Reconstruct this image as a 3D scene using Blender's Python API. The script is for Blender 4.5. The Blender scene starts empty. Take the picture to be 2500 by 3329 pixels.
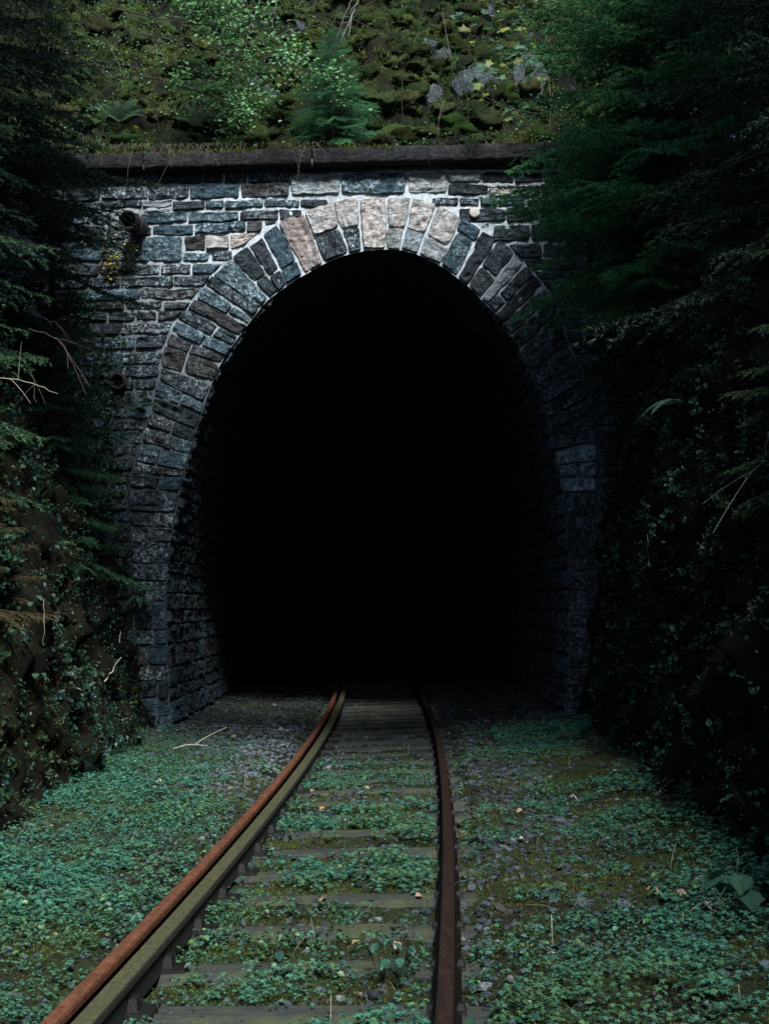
import bpy, math, random
import numpy as np
from mathutils import Matrix, Vector
R = math.radians
scene = bpy.context.scene
C = scene.collection

# ------------------------------------------------------------------ camera
F, PITCH, ROLL, CZ = 4000.0, R(4.3), R(0.8), 1.67
_fw = np.array([0, math.cos(PITCH), math.sin(PITCH)])
_u0 = np.array([0, -math.sin(PITCH), math.cos(PITCH)])
_r0 = np.array([1., 0, 0])
RT = math.cos(ROLL)*_r0 - math.sin(ROLL)*_u0
UP = math.cos(ROLL)*_u0 + math.sin(ROLL)*_r0
CAM = np.array([0, 0, CZ])
cd = bpy.data.cameras.new('camera')
cam = bpy.data.objects.new('camera', cd); C.objects.link(cam)
cam.matrix_world = Matrix(((RT[0], UP[0], -_fw[0], 0), (RT[1], UP[1], -_fw[1], 0),
                           (RT[2], UP[2], -_fw[2], CZ), (0, 0, 0, 1)))
cd.sensor_fit = 'VERTICAL'; cd.sensor_height = 24; cd.sensor_width = 18
cd.lens = 24*F/3329.0
cd.clip_start = 0.05; cd.clip_end = 500
scene.camera = cam

# ------------------------------------------------------------------ light
SUN = Vector((0.16, -0.66, 0.75)).normalized()      # towards the sun
w = bpy.data.worlds.new('World'); scene.world = w; w.use_nodes = True
wn = w.node_tree; bg = wn.nodes['Background']
sky = wn.nodes.new('ShaderNodeTexSky'); sky.sky_type = 'NISHITA'; sky.sun_disc = False
sky.sun_elevation = math.asin(SUN.z); sky.sun_rotation = math.atan2(SUN.x, SUN.y)
wn.links.new(sky.outputs[0], bg.inputs[0]); bg.inputs[1].default_value = 0.13
sl = bpy.data.lights.new('sun', 'SUN'); sl.energy = 4.0; sl.angle = R(12); sl.color = (1, .985, .96)
so = bpy.data.objects.new('sun', sl); C.objects.link(so)
so.rotation_euler = SUN.to_track_quat('Z', 'Y').to_euler()
scene.view_settings.view_transform = 'Standard'; scene.view_settings.look = 'None'
scene.view_settings.gamma = 1; scene.view_settings.exposure = 0.8
scene.render.engine = 'CYCLES'

# ------------------------------------------------------------------ helpers
rng = np.random.default_rng(7)
random.seed(7)

def ray(u, v):
    return _fw + RT*(u-1250)/F + UP*(1664.5-v)/F

def atY(u, v, Y):
    d = ray(u, v); return CAM + d*(Y/d[1])

def ground(u, v, z=0.0):
    d = ray(u, v); return CAM + d*((z-CZ)/d[2])

def _hash(i, j, k, s):
    h = (i.astype(np.int64)*374761393 + j.astype(np.int64)*668265263 + k.astype(np.int64)*2147483647 + s*1274126177) & 0xffffffff
    h = ((h ^ (h >> 13)) * 1274126177) & 0xffffffff
    h = h ^ (h >> 16)
    return (h & 0xffff)/65535.0

def vn(p, s=0):
    p = np.asarray(p, float); f = np.floor(p); t = p-f; t = t*t*(3-2*t)
    i, j, k = f[..., 0], f[..., 1], f[..., 2]
    r = 0
    for a in (0, 1):
        for b in (0, 1):
            for c in (0, 1):
                wgt = (t[..., 0] if a else 1-t[..., 0])*(t[..., 1] if b else 1-t[..., 1])*(t[..., 2] if c else 1-t[..., 2])
                r = r + wgt*_hash(i+a, j+b, k+c, s)
    return r*2-1

def fbm(x, y, z=0, sc=1.0, o=4, s=0):
    x, y, z = np.broadcast_arrays(np.asarray(x, float), y, z)
    p = np.stack([x, y, z], -1)*sc
    r = 0; a = 1.0; n = 0
    for q in range(o):
        r = r + a*vn(p, s+q); n += a; a *= .5; p = p*2.03
    return r/n

def tag(o, label=None, cat=None, group=None, kind=None):
    if label: o['label'] = label
    if cat: o['category'] = cat
    if group: o['group'] = group
    if kind: o['kind'] = kind
    return o

def empty(name, loc, label=None, cat=None, group=None):
    o = bpy.data.objects.new(name, None); C.objects.link(o)
    o.location = Vector([float(a) for a in loc]); o.empty_display_size = .2
    return tag(o, label, cat, group)

class Geo:
    """collects vertices, triangles and quads (+ a colour per vertex) and links them as ONE mesh"""
    def __init__(s): s.v = []; s.t = []; s.q = []; s.c = []; s.n = 0
    def add(s, v, t=None, q=None, c=(1, 1, 1, 1)):
        v = np.asarray(v, float).reshape(-1, 3)
        if t is not None and len(t): s.t.append(np.asarray(t, int).reshape(-1, 3)+s.n)
        if q is not None and len(q): s.q.append(np.asarray(q, int).reshape(-1, 4)+s.n)
        c = np.asarray(c, float)
        if c.ndim == 1:
            if len(c) == 3: c = np.append(c, 1.)
            c = np.tile(c, (len(v), 1))
        elif c.shape[1] == 3: c = np.hstack([c, np.ones((len(c), 1))])
        s.c.append(c); s.v.append(v); s.n += len(v)
    def build(s, name, mat, parent=None, smooth=False, origin=None):
        v = np.vstack(s.v); c = np.vstack(s.c)
        if origin is not None: v = v-np.asarray(origin, float)
        elif parent is not None: v = v-np.array(world_loc(parent))
        t = np.vstack(s.t) if s.t else np.zeros((0, 3), int)
        q = np.vstack(s.q) if s.q else np.zeros((0, 4), int)
        me = bpy.data.meshes.new(name)
        me.vertices.add(len(v)); me.vertices.foreach_set('co', v.astype(np.float32).ravel())
        nl = t.size+q.size; me.loops.add(nl)
        me.loops.foreach_set('vertex_index', np.concatenate([t.ravel(), q.ravel()]).astype(np.int32))
        me.polygons.add(len(t)+len(q))
        st = np.concatenate([np.arange(len(t))*3, len(t)*3+np.arange(len(q))*4]).astype(np.int32)
        me.polygons.foreach_set('loop_start', st)
        me.polygons.foreach_set('use_smooth', np.full(len(st), smooth, bool))
        a = me.color_attributes.new('tint', 'FLOAT_COLOR', 'POINT')
        a.data.foreach_set('color', c.astype(np.float32).ravel())
        me.update(calc_edges=True); me.validate()
        me.materials.append(mat)
        o = bpy.data.objects.new(name, me); C.objects.link(o)
        if parent is not None: o.parent = parent
        if origin is not None: o.location = Vector([float(x) for x in origin])
        return o

def world_loc(o):
    l = Vector(o.location)
    while o.parent is not None:
        o = o.parent; l = l + Vector(o.location)
    return l

def grid_faces(nu, nv):
    i = np.arange(nu-1)[:, None]*nv+np.arange(nv-1)[None, :]
    i = i.ravel(); return np.stack([i, i+nv, i+nv+1, i+1], 1)

def tube(g, pts, rad, c=(1, 1, 1), n=5, cap=True):
    pts = np.asarray(pts, float); rad = np.broadcast_to(rad, (len(pts),))
    d = np.gradient(pts, axis=0); d /= np.linalg.norm(d, axis=1)[:, None]+1e-9
    ref = np.array([0, 0, 1.]) if abs(d[0][2]) < .9 else np.array([1., 0, 0])
    a = np.cross(d, ref); a /= np.linalg.norm(a, axis=1)[:, None]+1e-9
    b = np.cross(d, a)
    th = np.arange(n)*2*math.pi/n
    v = pts[:, None, :]+rad[:, None, None]*(np.cos(th)[None, :, None]*a[:, None, :]+np.sin(th)[None, :, None]*b[:, None, :])
    m = len(pts); q = []
    for i in range(m-1):
        for j in range(n):
            q.append((i*n+j, i*n+(j+1) % n, (i+1)*n+(j+1) % n, (i+1)*n+j))
    vv = v.reshape(-1, 3); t = []
    if cap:
        vv = np.vstack([vv, pts[:1], pts[-1:]])
        for j in range(n):
            t.append((m*n, (j+1) % n, j)); t.append((m*n+1, (m-1)*n+j, (m-1)*n+(j+1) % n))
    g.add(vv, t=t, q=q, c=c)

def stamp(g, tv, tt, M, P, col):
    """copies of a template: M (k,3,3) rotation*scale, P (k,3), col (k,4)"""
    tv = np.asarray(tv, float); tt = np.asarray(tt, int); k = len(P)
    if k == 0: return
    v = np.einsum('kij,nj->kni', M, tv)+P[:, None, :]
    t = (tt[None]+(np.arange(k)*len(tv))[:, None, None]).reshape(-1, 3)
    c = np.repeat(col, len(tv), axis=0)
    g.add(v.reshape(-1, 3), t=t, c=c)

def frames(nrm, spin, scale, tilt=None):
    """matrices whose z column is nrm, spun about it"""
    n = nrm/np.linalg.norm(nrm, axis=1)[:, None]
    ref = np.where(np.abs(n[:, 2:3]) < .9, np.array([[0, 0, 1.]]), np.array([[1., 0, 0]]))
    a = np.cross(ref, n); a /= np.linalg.norm(a, axis=1)[:, None]
    b = np.cross(n, a)
    x = a*np.cos(spin)[:, None]+b*np.sin(spin)[:, None]
    y = np.cross(n, x)
    M = np.stack([x, y, n], -1)
    return M*np.asarray(scale).reshape(-1, 1, 1)

def jitter_col(base, k, amt=.3, hue=.12, r=rng):
    b = np.asarray(base, float)[:3]
    c = b*(1+amt*(r.random((k, 1))*2-1))*(1+hue*(r.random((k, 3))*2-1))
    return np.hstack([np.clip(c, 0, 1), r.random((k, 1))])

# ------------------------------------------------------------------ materials
def new_mat(name):
    m = bpy.data.materials.new(name); m.use_nodes = True
    nt = m.node_tree; return m, nt, nt.nodes['Principled BSDF'], nt.nodes['Material Output']

def N(nt, t, **k):
    n = nt.nodes.new('ShaderNode'+t)
    for a, b in k.items(): setattr(n, a, b)
    return n

def ramp(nt, src, stops):
    n = N(nt, 'ValToRGB'); e = n.color_ramp.elements
    while len(e) < len(stops): e.new(.5)
    for el, (p, c) in zip(e, stops):
        el.position = p; el.color = (c, c, c, 1) if not hasattr(c, '__len__') else (*c, 1)
    nt.links.new(src, n.inputs[0]); return n.outputs[0]

def noise(nt, co, sc, det=6, rough=.6, dist=0):
    n = N(nt, 'TexNoise'); n.inputs['Scale'].default_value = sc; n.inputs['Detail'].default_value = det
    n.inputs['Roughness'].default_value = rough; n.inputs['Distortion'].default_value = dist
    if co is not None: nt.links.new(co, n.inputs['Vector'])
    return n.outputs[0]

def mix(nt, f, a, b, mode='MIX'):
    n = N(nt, 'Mix', data_type='RGBA', blend_type=mode)
    for s, x in ((0, f), (6, a), (7, b)):
        if hasattr(x, 'is_linked') or hasattr(x, 'links'): nt.links.new(x, n.inputs[s])
        elif s == 0: n.inputs[0].default_value = x
        else: n.inputs[s].default_value = (*x[:3], 1)
    return n.outputs[2]

def mul(nt, a, b, op='MULTIPLY'):
    n = N(nt, 'Math', operation=op)
    for i, x in enumerate((a, b)):
        if hasattr(x, 'links'): nt.links.new(x, n.inputs[i])
        else: n.inputs[i].default_value = x
    return n.outputs[0]

def coords(nt, scale=None):
    g = N(nt, 'NewGeometry').outputs['Position']
    if scale is None: return g
    m = N(nt, 'Mapping'); m.inputs['Scale'].default_value = scale; nt.links.new(g, m.inputs[0]); return m.outputs[0]

def bump(nt, bs, h, dist=.01, st=.8):
    b = N(nt, 'Bump'); b.inputs['Distance'].default_value = dist; b.inputs['Strength'].default_value = st
    nt.links.new(h, b.inputs['Height']); nt.links.new(b.outputs[0], bs.inputs['Normal'])

def stone_mat(name, lich=(.38, .50, .56), amount=1.0, dark=1.0):
    m, nt, bs, out = new_mat(name)
    at = N(nt, 'Attribute', attribute_name='tint')
    co = coords(nt); cs = coords(nt, (1, 1, .45))
    v = ramp(nt, noise(nt, co, 11, 12, .78), [(.34, .25*dark), (.52, .9*dark), (.68, 2.1*dark)])
    base = mix(nt, 1.0, at.outputs['Color'], v, 'MULTIPLY')
    l1 = ramp(nt, noise(nt, co, 26, 12, .8, .4), [(.49, 0), (.56, 1)])
    l2 = ramp(nt, noise(nt, cs, 4.5, 8, .7, 1.2), [(.40, 0), (.60, 1)])
    fac = mul(nt, mul(nt, l1, l2), mul(nt, at.outputs['Alpha'], amount))
    col = mix(nt, fac, base, lich)
    rust = ramp(nt, noise(nt, co, 3.3, 5, .6), [(.58, 0), (.75, .35)])
    col = mix(nt, rust, col, (.030*dark, .027*dark, .026*dark))
    nt.links.new(col, bs.inputs['Base Color']); bs.inputs['Roughness'].default_value = .8
    bs.inputs['Specular IOR Level'].default_value = .35
    h = mul(nt, noise(nt, co, 22, 12, .75), mul(nt, noise(nt, coords(nt, (1, 1, 2.5)), 9, 6, .6), 1.3), 'ADD')
    bump(nt, bs, h, .035, .9)
    return m

M_STONE = stone_mat('slate_stone', amount=1.15)
M_LINING = stone_mat('shaded_lining_stone', lich=(.14, .20, .235), amount=.7)  # lining stone coloured darker, the tunnel's darkness put into it

def mortar_mat():
    m, nt, bs, out = new_mat('lime_mortar')
    at = N(nt, 'Attribute', attribute_name='tint'); co = coords(nt)
    v = ramp(nt, noise(nt, co, 18, 10, .75), [(.3, .5), (.7, 1.25)])
    col = mix(nt, 1.0, at.outputs['Color'], v, 'MULTIPLY')
    st = ramp(nt, noise(nt, co, 4, 8, .7, .6), [(.50, 0), (.66, .7)])
    col = mix(nt, st, col, (.05, .06, .065))
    nt.links.new(col, bs.inputs['Base Color']); bs.inputs['Roughness'].default_value = .9
    bump(nt, bs, noise(nt, co, 40, 10, .75), .02, .9); return m
M_MORTAR = mortar_mat()

def leaf_mat(name, trans=.25, rough=.45, spec=.4):
    m, nt, bs, out = new_mat(name)
    at = N(nt, 'Attribute', attribute_name='tint')
    v = ramp(nt, noise(nt, coords(nt), 60, 3, .6), [(.3, .75), (.7, 1.2)])
    col = mix(nt, 1.0, at.outputs['Color'], v, 'MULTIPLY')
    nt.links.new(col, bs.inputs['Base Color']); bs.inputs['Roughness'].default_value = rough
    bs.inputs['Specular IOR Level'].default_value = spec
    tr = N(nt, 'BsdfTranslucent'); nt.links.new(col, tr.inputs[0])
    ms = N(nt, 'MixShader'); ms.inputs[0].default_value = trans
    nt.links.new(bs.outputs[0], ms.inputs[1]); nt.links.new(tr.outputs[0], ms.inputs[2])
    nt.links.new(ms.outputs[0], out.inputs[0]); return m
M_LEAF = leaf_mat('leaf_green')
M_NEEDLE = leaf_mat('spruce_needle', .1, .5, .3)
M_HUMMOCK = None
M_MOSS = leaf_mat('moss_blade', .2, .8, .1)

def tint_mat(name, rough=.8, sc=25, lo=.6, hi=1.35, b=.01, spec=.3, stretch=None):
    m, nt, bs, out = new_mat(name)
    at = N(nt, 'Attribute', attribute_name='tint'); co = coords(nt, stretch)
    n = noise(nt, co, sc, 8, .7)
    v = ramp(nt, n, [(.3, lo), (.7, hi)])
    nt.links.new(mix(nt, 1.0, at.outputs['Color'], v, 'MULTIPLY'), bs.inputs['Base Color'])
    bs.inputs['Roughness'].default_value = rough; bs.inputs['Specular IOR Level'].default_value = spec
    bump(nt, bs, n, b, .8); return m
M_HUMMOCK = tint_mat('moss_cushion', .95, 50, .35, 1.5, .02, .1)
M_BARK = tint_mat('bark', .9, 30, .5, 1.5, .01)
M_ROCK = stone_mat('slate_rock', lich=(.22, .27, .26), amount=.8)
M_GRAVEL = tint_mat('gravel', .75, 40, .6, 1.5, .006)
M_IRON = tint_mat('cast_iron', .65, 30, .5, 1.5, .006)

def rail_mat(name, a, b2, rough=.5, metal=.0, mossy=0):
    m, nt, bs, out = new_mat(name)
    co = coords(nt); cl = coords(nt, (1, .12, 1))
    n = noise(nt, cl, 30, 8, .7)
    col = mix(nt, ramp(nt, n, [(.35, 0), (.65, 1)]), a, b2)
    col = mix(nt, ramp(nt, noise(nt, co, 22, 12, .8), [(.44, 0), (.62, .8)]), col, tuple(x*.35 for x in b2))
    col = mix(nt, ramp(nt, noise(nt, co, 55, 10, .8), [(.52, 0), (.66, .6)]), col, tuple(min(1, x*1.5) for x in a))
    if mossy:
        f = ramp(nt, noise(nt, co, 9, 10, .75), [(.30, .55), (.55, mossy)])
        gz = N(nt, 'SeparateXYZ'); nt.links.new(N(nt, 'NewGeometry').outputs['Normal'], gz.inputs[0])
        f = mul(nt, f, ramp(nt, gz.outputs[2], [(.6, 0), (.85, 1)]))
        col = mix(nt, f, col, mix(nt, ramp(nt, noise(nt, co, 34, 10, .8), [(.38, 0), (.62, 1)]), (.022, .028, .014), (.095, .098, .034)))
    col = mix(nt, 1.0, col, N(nt, 'Attribute', attribute_name='tint').outputs['Color'], 'MULTIPLY')      # web and foot darker than the head
    nt.links.new(col, bs.inputs['Base Color']); bs.inputs['Metallic'].default_value = metal
    bs.inputs['Roughness'].default_value = rough
    bump(nt, bs, noise(nt, co, 60, 8, .7), .004, .7); return m
M_RUST = rail_mat('rusty_steel', (.175, .066, .028), (.095, .038, .020), .6)
M_RAIL2 = rail_mat('worn_rusty_steel', (.055, .030, .020), (.028, .018, .015), .38, .25)
M_CHECK = rail_mat('mossy_steel', (.024, .021, .016), (.014, .013, .011), .75, 0, .85)

def wood_mat():
    m, nt, bs, out = new_mat('weathered_sleeper_wood')
    co = coords(nt, (.06, 1, 1)); n = noise(nt, co, 60, 8, .7, .3)
    col = mix(nt, ramp(nt, n, [(.35, 0), (.65, 1)]), (.012, .016, .018), (.036, .042, .042))
    f = ramp(nt, noise(nt, coords(nt), 5, 10, .75), [(.44, 0), (.62, .9)])
    col = mix(nt, f, col, (.055, .066, .024))
    nt.links.new(col, bs.inputs['Base Color']); bs.inputs['Roughness'].default_value = .85
    bump(nt, bs, n, .012, .9); return m
M_WOOD = wood_mat()

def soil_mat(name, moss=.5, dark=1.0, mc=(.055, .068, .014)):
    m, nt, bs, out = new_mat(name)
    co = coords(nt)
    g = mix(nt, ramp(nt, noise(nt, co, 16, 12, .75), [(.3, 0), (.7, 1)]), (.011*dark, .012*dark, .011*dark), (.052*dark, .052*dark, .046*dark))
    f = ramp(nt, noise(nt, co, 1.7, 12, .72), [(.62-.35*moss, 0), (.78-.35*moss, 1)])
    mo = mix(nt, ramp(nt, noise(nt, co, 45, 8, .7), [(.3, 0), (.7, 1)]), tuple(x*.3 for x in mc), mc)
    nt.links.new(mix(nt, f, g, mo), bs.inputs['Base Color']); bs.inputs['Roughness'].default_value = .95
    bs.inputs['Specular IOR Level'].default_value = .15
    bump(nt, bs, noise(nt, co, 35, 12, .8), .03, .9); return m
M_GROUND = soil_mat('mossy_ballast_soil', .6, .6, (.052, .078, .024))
M_BANKL = soil_mat('mossy_rocky_soil', .6, .10, (.020, .023, .009))  # lighter copy for the left bank, its light put into the colour
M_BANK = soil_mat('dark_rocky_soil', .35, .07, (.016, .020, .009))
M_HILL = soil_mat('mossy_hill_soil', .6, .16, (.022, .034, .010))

# ------------------------------------------------------------------ terrain functions
def xc(y): return -.13-.0024*(np.asarray(y, float)-17.5)**2
def ground_z(x, y):
    x = np.asarray(x, float); y = np.asarray(y, float)
    d = x-xc(y)
    z = .02+.015*np.clip(d, -1.5, 1.5)+.035*fbm(x, y, 0, 1.3, 4, 3)+.012*fbm(x, y, 5, 9, 2, 9)
    z = z-.02*np.exp(-((np.abs(d)-.74)/.2)**2)
    z = z+.080*np.clip((np.abs(d)-.84)/.12, 0, 1)+.02*fbm(x, y, 7, 4, 3, 19)*(np.abs(d) < .7)
    z = z+.10*np.clip(-d-1.6, 0, 2)+.12*np.clip(d-1.5, 0, 2)
    return z

LPROF = [(0, -.2), (0, 0), (-.12, .6), (-.22, 1.3), (-.42, 2.2), (-.62, 3.2), (-1.05, 4.4), (-1.7, 5.6), (-2.6, 6.9), (-4.4, 8.6), (-8, 11), (-16, 15.5), (-34, 22)]
RPROF = [(0, -.2), (0, 0), (.10, .6), (.2, 1.4), (.36, 2.4), (.55, 3.4), (.9, 4.5), (1.4, 5.6), (2.2, 7.0), (4.2, 9.0), (8, 11.5), (16, 16), (34, 23)]
def prof(side, s):
    P = np.array(LPROF if side < 0 else RPROF, float)
    L = np.concatenate([[0], np.cumsum(np.linalg.norm(np.diff(P, axis=0), axis=1))])
    return np.interp(s, L, P[:, 0]), np.interp(s, L, P[:, 1]), L[-1]
def bank_pt(side, y, s):
    y = np.asarray(y, float); s = np.asarray(s, float)
    px, pz, _ = prof(side, s)
    foot = (-2.72-.035*np.clip(y-10, 0, 9)-.07*np.clip(y-12, 0, 3.5)*np.clip(s/1.5, 0, 1)) if side < 0 else (2.02+.05*np.clip(y-7, 0, 9))
    bend = -np.where(y < -4, .02*(y+4)**2, 0)
    w = np.clip(s/1.5, 0, 1)
    n1 = .34*fbm(y*.9, s*.8, side*7, 1, 4, 21)*(.35+.65*w); n2 = .24*fbm(y, s, side*3, 3.4, 5, 31)+.07*fbm(y*.7, s*1.4, side*3, 11, 3, 33)+.10*np.abs(fbm(y*.6, s*2, side*5, 5, 3, 37))
    x = foot+px+bend-side*(n1+n2)
    z = pz+.25*w*fbm(y, s, 2, .7, 3, 41)
    yy = y+.2*fbm(y, s, 9, 2.2, 3, 51)*np.clip((15.3-y)/1.0, 0, 1)
    return np.stack(np.broadcast_arrays(x, yy, z), -1)

WY = 15.5        # plane of the portal's face
ZT = 7.52        # top of the coping
def hill_z(x, y):
    x = np.asarray(x, float); y = np.asarray(y, float)
    d = np.clip(y-(WY+.35), 0, None)
    z = ZT-.05+np.minimum(d*1.12, 6+.62*d)
    rise = np.clip(d*1.2, 0, 1)
    z = z+rise*(.75*fbm(x, y, 0, .75, 4, 61)+.50*fbm(x, y, 3, 1.9, 4, 71)+.5*np.abs(fbm(x, y, 8, 1.1, 3, 73))+.22*fbm(x*1.0, y*1.6, 3, 5.5, 4, 79))
    z = z+.06*fbm(x, y, 1, 5, 3, 81)
    z = z+1.0*np.clip(np.abs(x+.3)-4.6, 0, 30)
    return np.minimum(z, 38+fbm(x, y, 0, .2, 2, 5))
def hit_hill(u, v):
    d = ray(u, v)
    for t in np.arange(15.6, 45, .04):
        p = CAM+d*t
        if p[1] > WY+.3 and hill_z(p[0], p[1]) > p[2]: return p
    return CAM+d*20
def hit_bank(side, u, v):
    d = ray(u, v); best = None
    Y, S = np.meshgrid(np.linspace(2, 15.5, 170), np.linspace(.2, 9, 160), indexing='ij')
    P = bank_pt(side, Y, S); rel = P-CAM
    w_ = rel@_fw; uu = 1250+F*(rel@RT)/w_; vv = 1664.5-F*(rel@UP)/w_
    e = (uu-u)**2+(vv-v)**2+(P[..., 1]*0)
    near = e < max(e.min()*1.5, 500)
    dd = np.where(near, P[..., 1], 1e9); i = np.argmin(dd); return P.reshape(-1, 3)[i]

# ------------------------------------------------------------------ setting: ground, banks, hillside
def spaced(lo, a, b, hi, fine, coarse):
    l = list(np.arange(a, b, fine)); x = a; st = fine
    while x > lo: st = min(st*1.5, coarse); x -= st; l.insert(0, x)
    x = b; st = fine; l.append(b)
    while x < hi: st = min(st*1.5, coarse); x += st; l.append(x)
    return np.array(l)
gx = spaced(-90, -4, 4, 90, .05, 6); gy = spaced(-90, 3.8, 17, 100, .055, 6)
X, Y = np.meshgrid(gx, gy, indexing='ij'); g = Geo()
g.add(np.stack([X, Y, ground_z(X, Y)], -1), q=grid_faces(len(gx), len(gy)))
tag(g.build('ground', M_GROUND, smooth=True), kind='structure')

for side in (-1, 1):
    s = np.concatenate([np.arange(0, 10, .09), np.linspace(10, prof(side, 0)[2], 16)])
    y = np.concatenate([np.linspace(-40, 3, 30), np.arange(3.1, 15.45, .09), [15.5]])
    Yg, S = np.meshgrid(y, s, indexing='ij'); g = Geo()
    q = grid_faces(len(y), len(s))
    g.add(bank_pt(side, Yg, S), q=q if side < 0 else q[:, ::-1])
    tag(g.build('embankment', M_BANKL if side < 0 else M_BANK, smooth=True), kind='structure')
hx = spaced(-60, -6, 5, 60, .08, 5); hy = spaced(WY+.1, WY+.15, 22.5, 90, .08, 5); hy = hy[hy > WY+.1]
X, Y = np.meshgrid(hx, hy, indexing='ij'); g = Geo()
g.add(np.stack([X, Y, hill_z(X, Y)], -1), q=grid_faces(len(hx), len(hy)))
tag(g.build('hillside', M_HILL, smooth=True), kind='structure')
# unseen hill added behind the camera, keeping low light off the tunnel
hx = np.linspace(-60, 60, 50); hy = np.linspace(-62, -26, 22)
X, Y = np.meshgrid(hx, hy, indexing='ij'); g = Geo()
g.add(np.stack([X, Y, -1+(-26-Y)*.75+2.0*fbm(X, Y, 0, .12, 3, 5)], -1), q=grid_faces(50, 22))
tag(g.build('hillside', M_BANK, smooth=True), kind='structure')

# ------------------------------------------------------------------ tunnel portal
inner_px = [(566, 2420), (557, 2330), (551, 2271), (548, 2190), (547, 2113), (543, 2000), (541, 1891), (546, 1830), (554, 1771), (573, 1670), (598, 1543), (633, 1416), (671, 1302), (699, 1220), (736, 1152),
            (802, 1062), (868, 978), (959, 912), (1055, 857), (1115, 832), (1193, 814), (1254, 811), (1302, 813), (1359, 828), (1437, 867), (1521, 930), (1618, 1030), (1690, 1138), (1738, 1240),
            (1768, 1325), (1798, 1445), (1822, 1560), (1836, 1660), (1848, 1806), (1851, 1950), (1849, 2100), (1843, 2250), (1836, 2370), (1834, 2400)]
inner_px = np.array(inner_px, float)
def resample(P, step):
    L = np.concatenate([[0], np.cumsum(np.linalg.norm(np.diff(P, axis=0), axis=1))])
    s = np.linspace(0, L[-1], int(L[-1]/step)+1)
    Q = np.stack([np.interp(s, L, P[:, k]) for k in range(P.shape[1])], 1)
    for _ in range(2):
        Q[1:-1] = (Q[:-2]+2*Q[1:-1]+Q[2:])/4
    return Q
inn = resample(inner_px, 12)                       # pixels
inW = np.array([atY(u, v, WY) for u, v in inn])    # metres
inW[0, 2] = -.1; inW[-1, 2] = -.1

portal = empty('tunnel_portal', (0, WY, 0), 'stone railway tunnel portal with a dark horseshoe opening and ring of voussoirs', 'tunnel portal')
# mortar backing of the face
g = Geo()
cx = -.15; K = 22; rows = []
for i, p in enumerate(inW):
    d = np.array([p[0]-cx, p[2]-2.6]); d /= np.linalg.norm(d)
    # distance to the rectangle [-6.5,6.2] x [-.3,ZT]
    cand = []
    if d[0] > 1e-6: cand.append((6.2-p[0])/d[0])
    if d[0] < -1e-6: cand.append((-6.5-p[0])/d[0])
    if d[1] > 1e-6: cand.append((ZT-.10-p[2])/d[1])
    if d[1] < -1e-6: cand.append((-.6-p[2])/d[1])
    t = min(cand); u = np.linspace(0, 1, K)**1.3
    q = np.stack([p[0]+d[0]*t*u, np.full(K, WY), p[2]+d[1]*t*u], 1); rows.append(q)
V = np.array(rows)
hn = fbm(V[..., 0], V[..., 2], 0, 9, 4, 11)
V[..., 1] -= .012*hn*(np.arange(K) > 0)
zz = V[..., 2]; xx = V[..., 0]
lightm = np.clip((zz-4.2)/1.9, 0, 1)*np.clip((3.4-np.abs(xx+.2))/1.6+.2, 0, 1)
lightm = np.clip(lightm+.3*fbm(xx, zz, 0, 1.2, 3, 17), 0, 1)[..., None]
mc = np.array([.058, .085, .098])*(1-lightm)+np.array([.62, .71, .76])*lightm   # pale above, dark below: the wall's dimming painted into the joints
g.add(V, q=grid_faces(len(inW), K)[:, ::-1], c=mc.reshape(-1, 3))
g.build('mortar_bed', M_MORTAR, portal, smooth=True)

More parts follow.
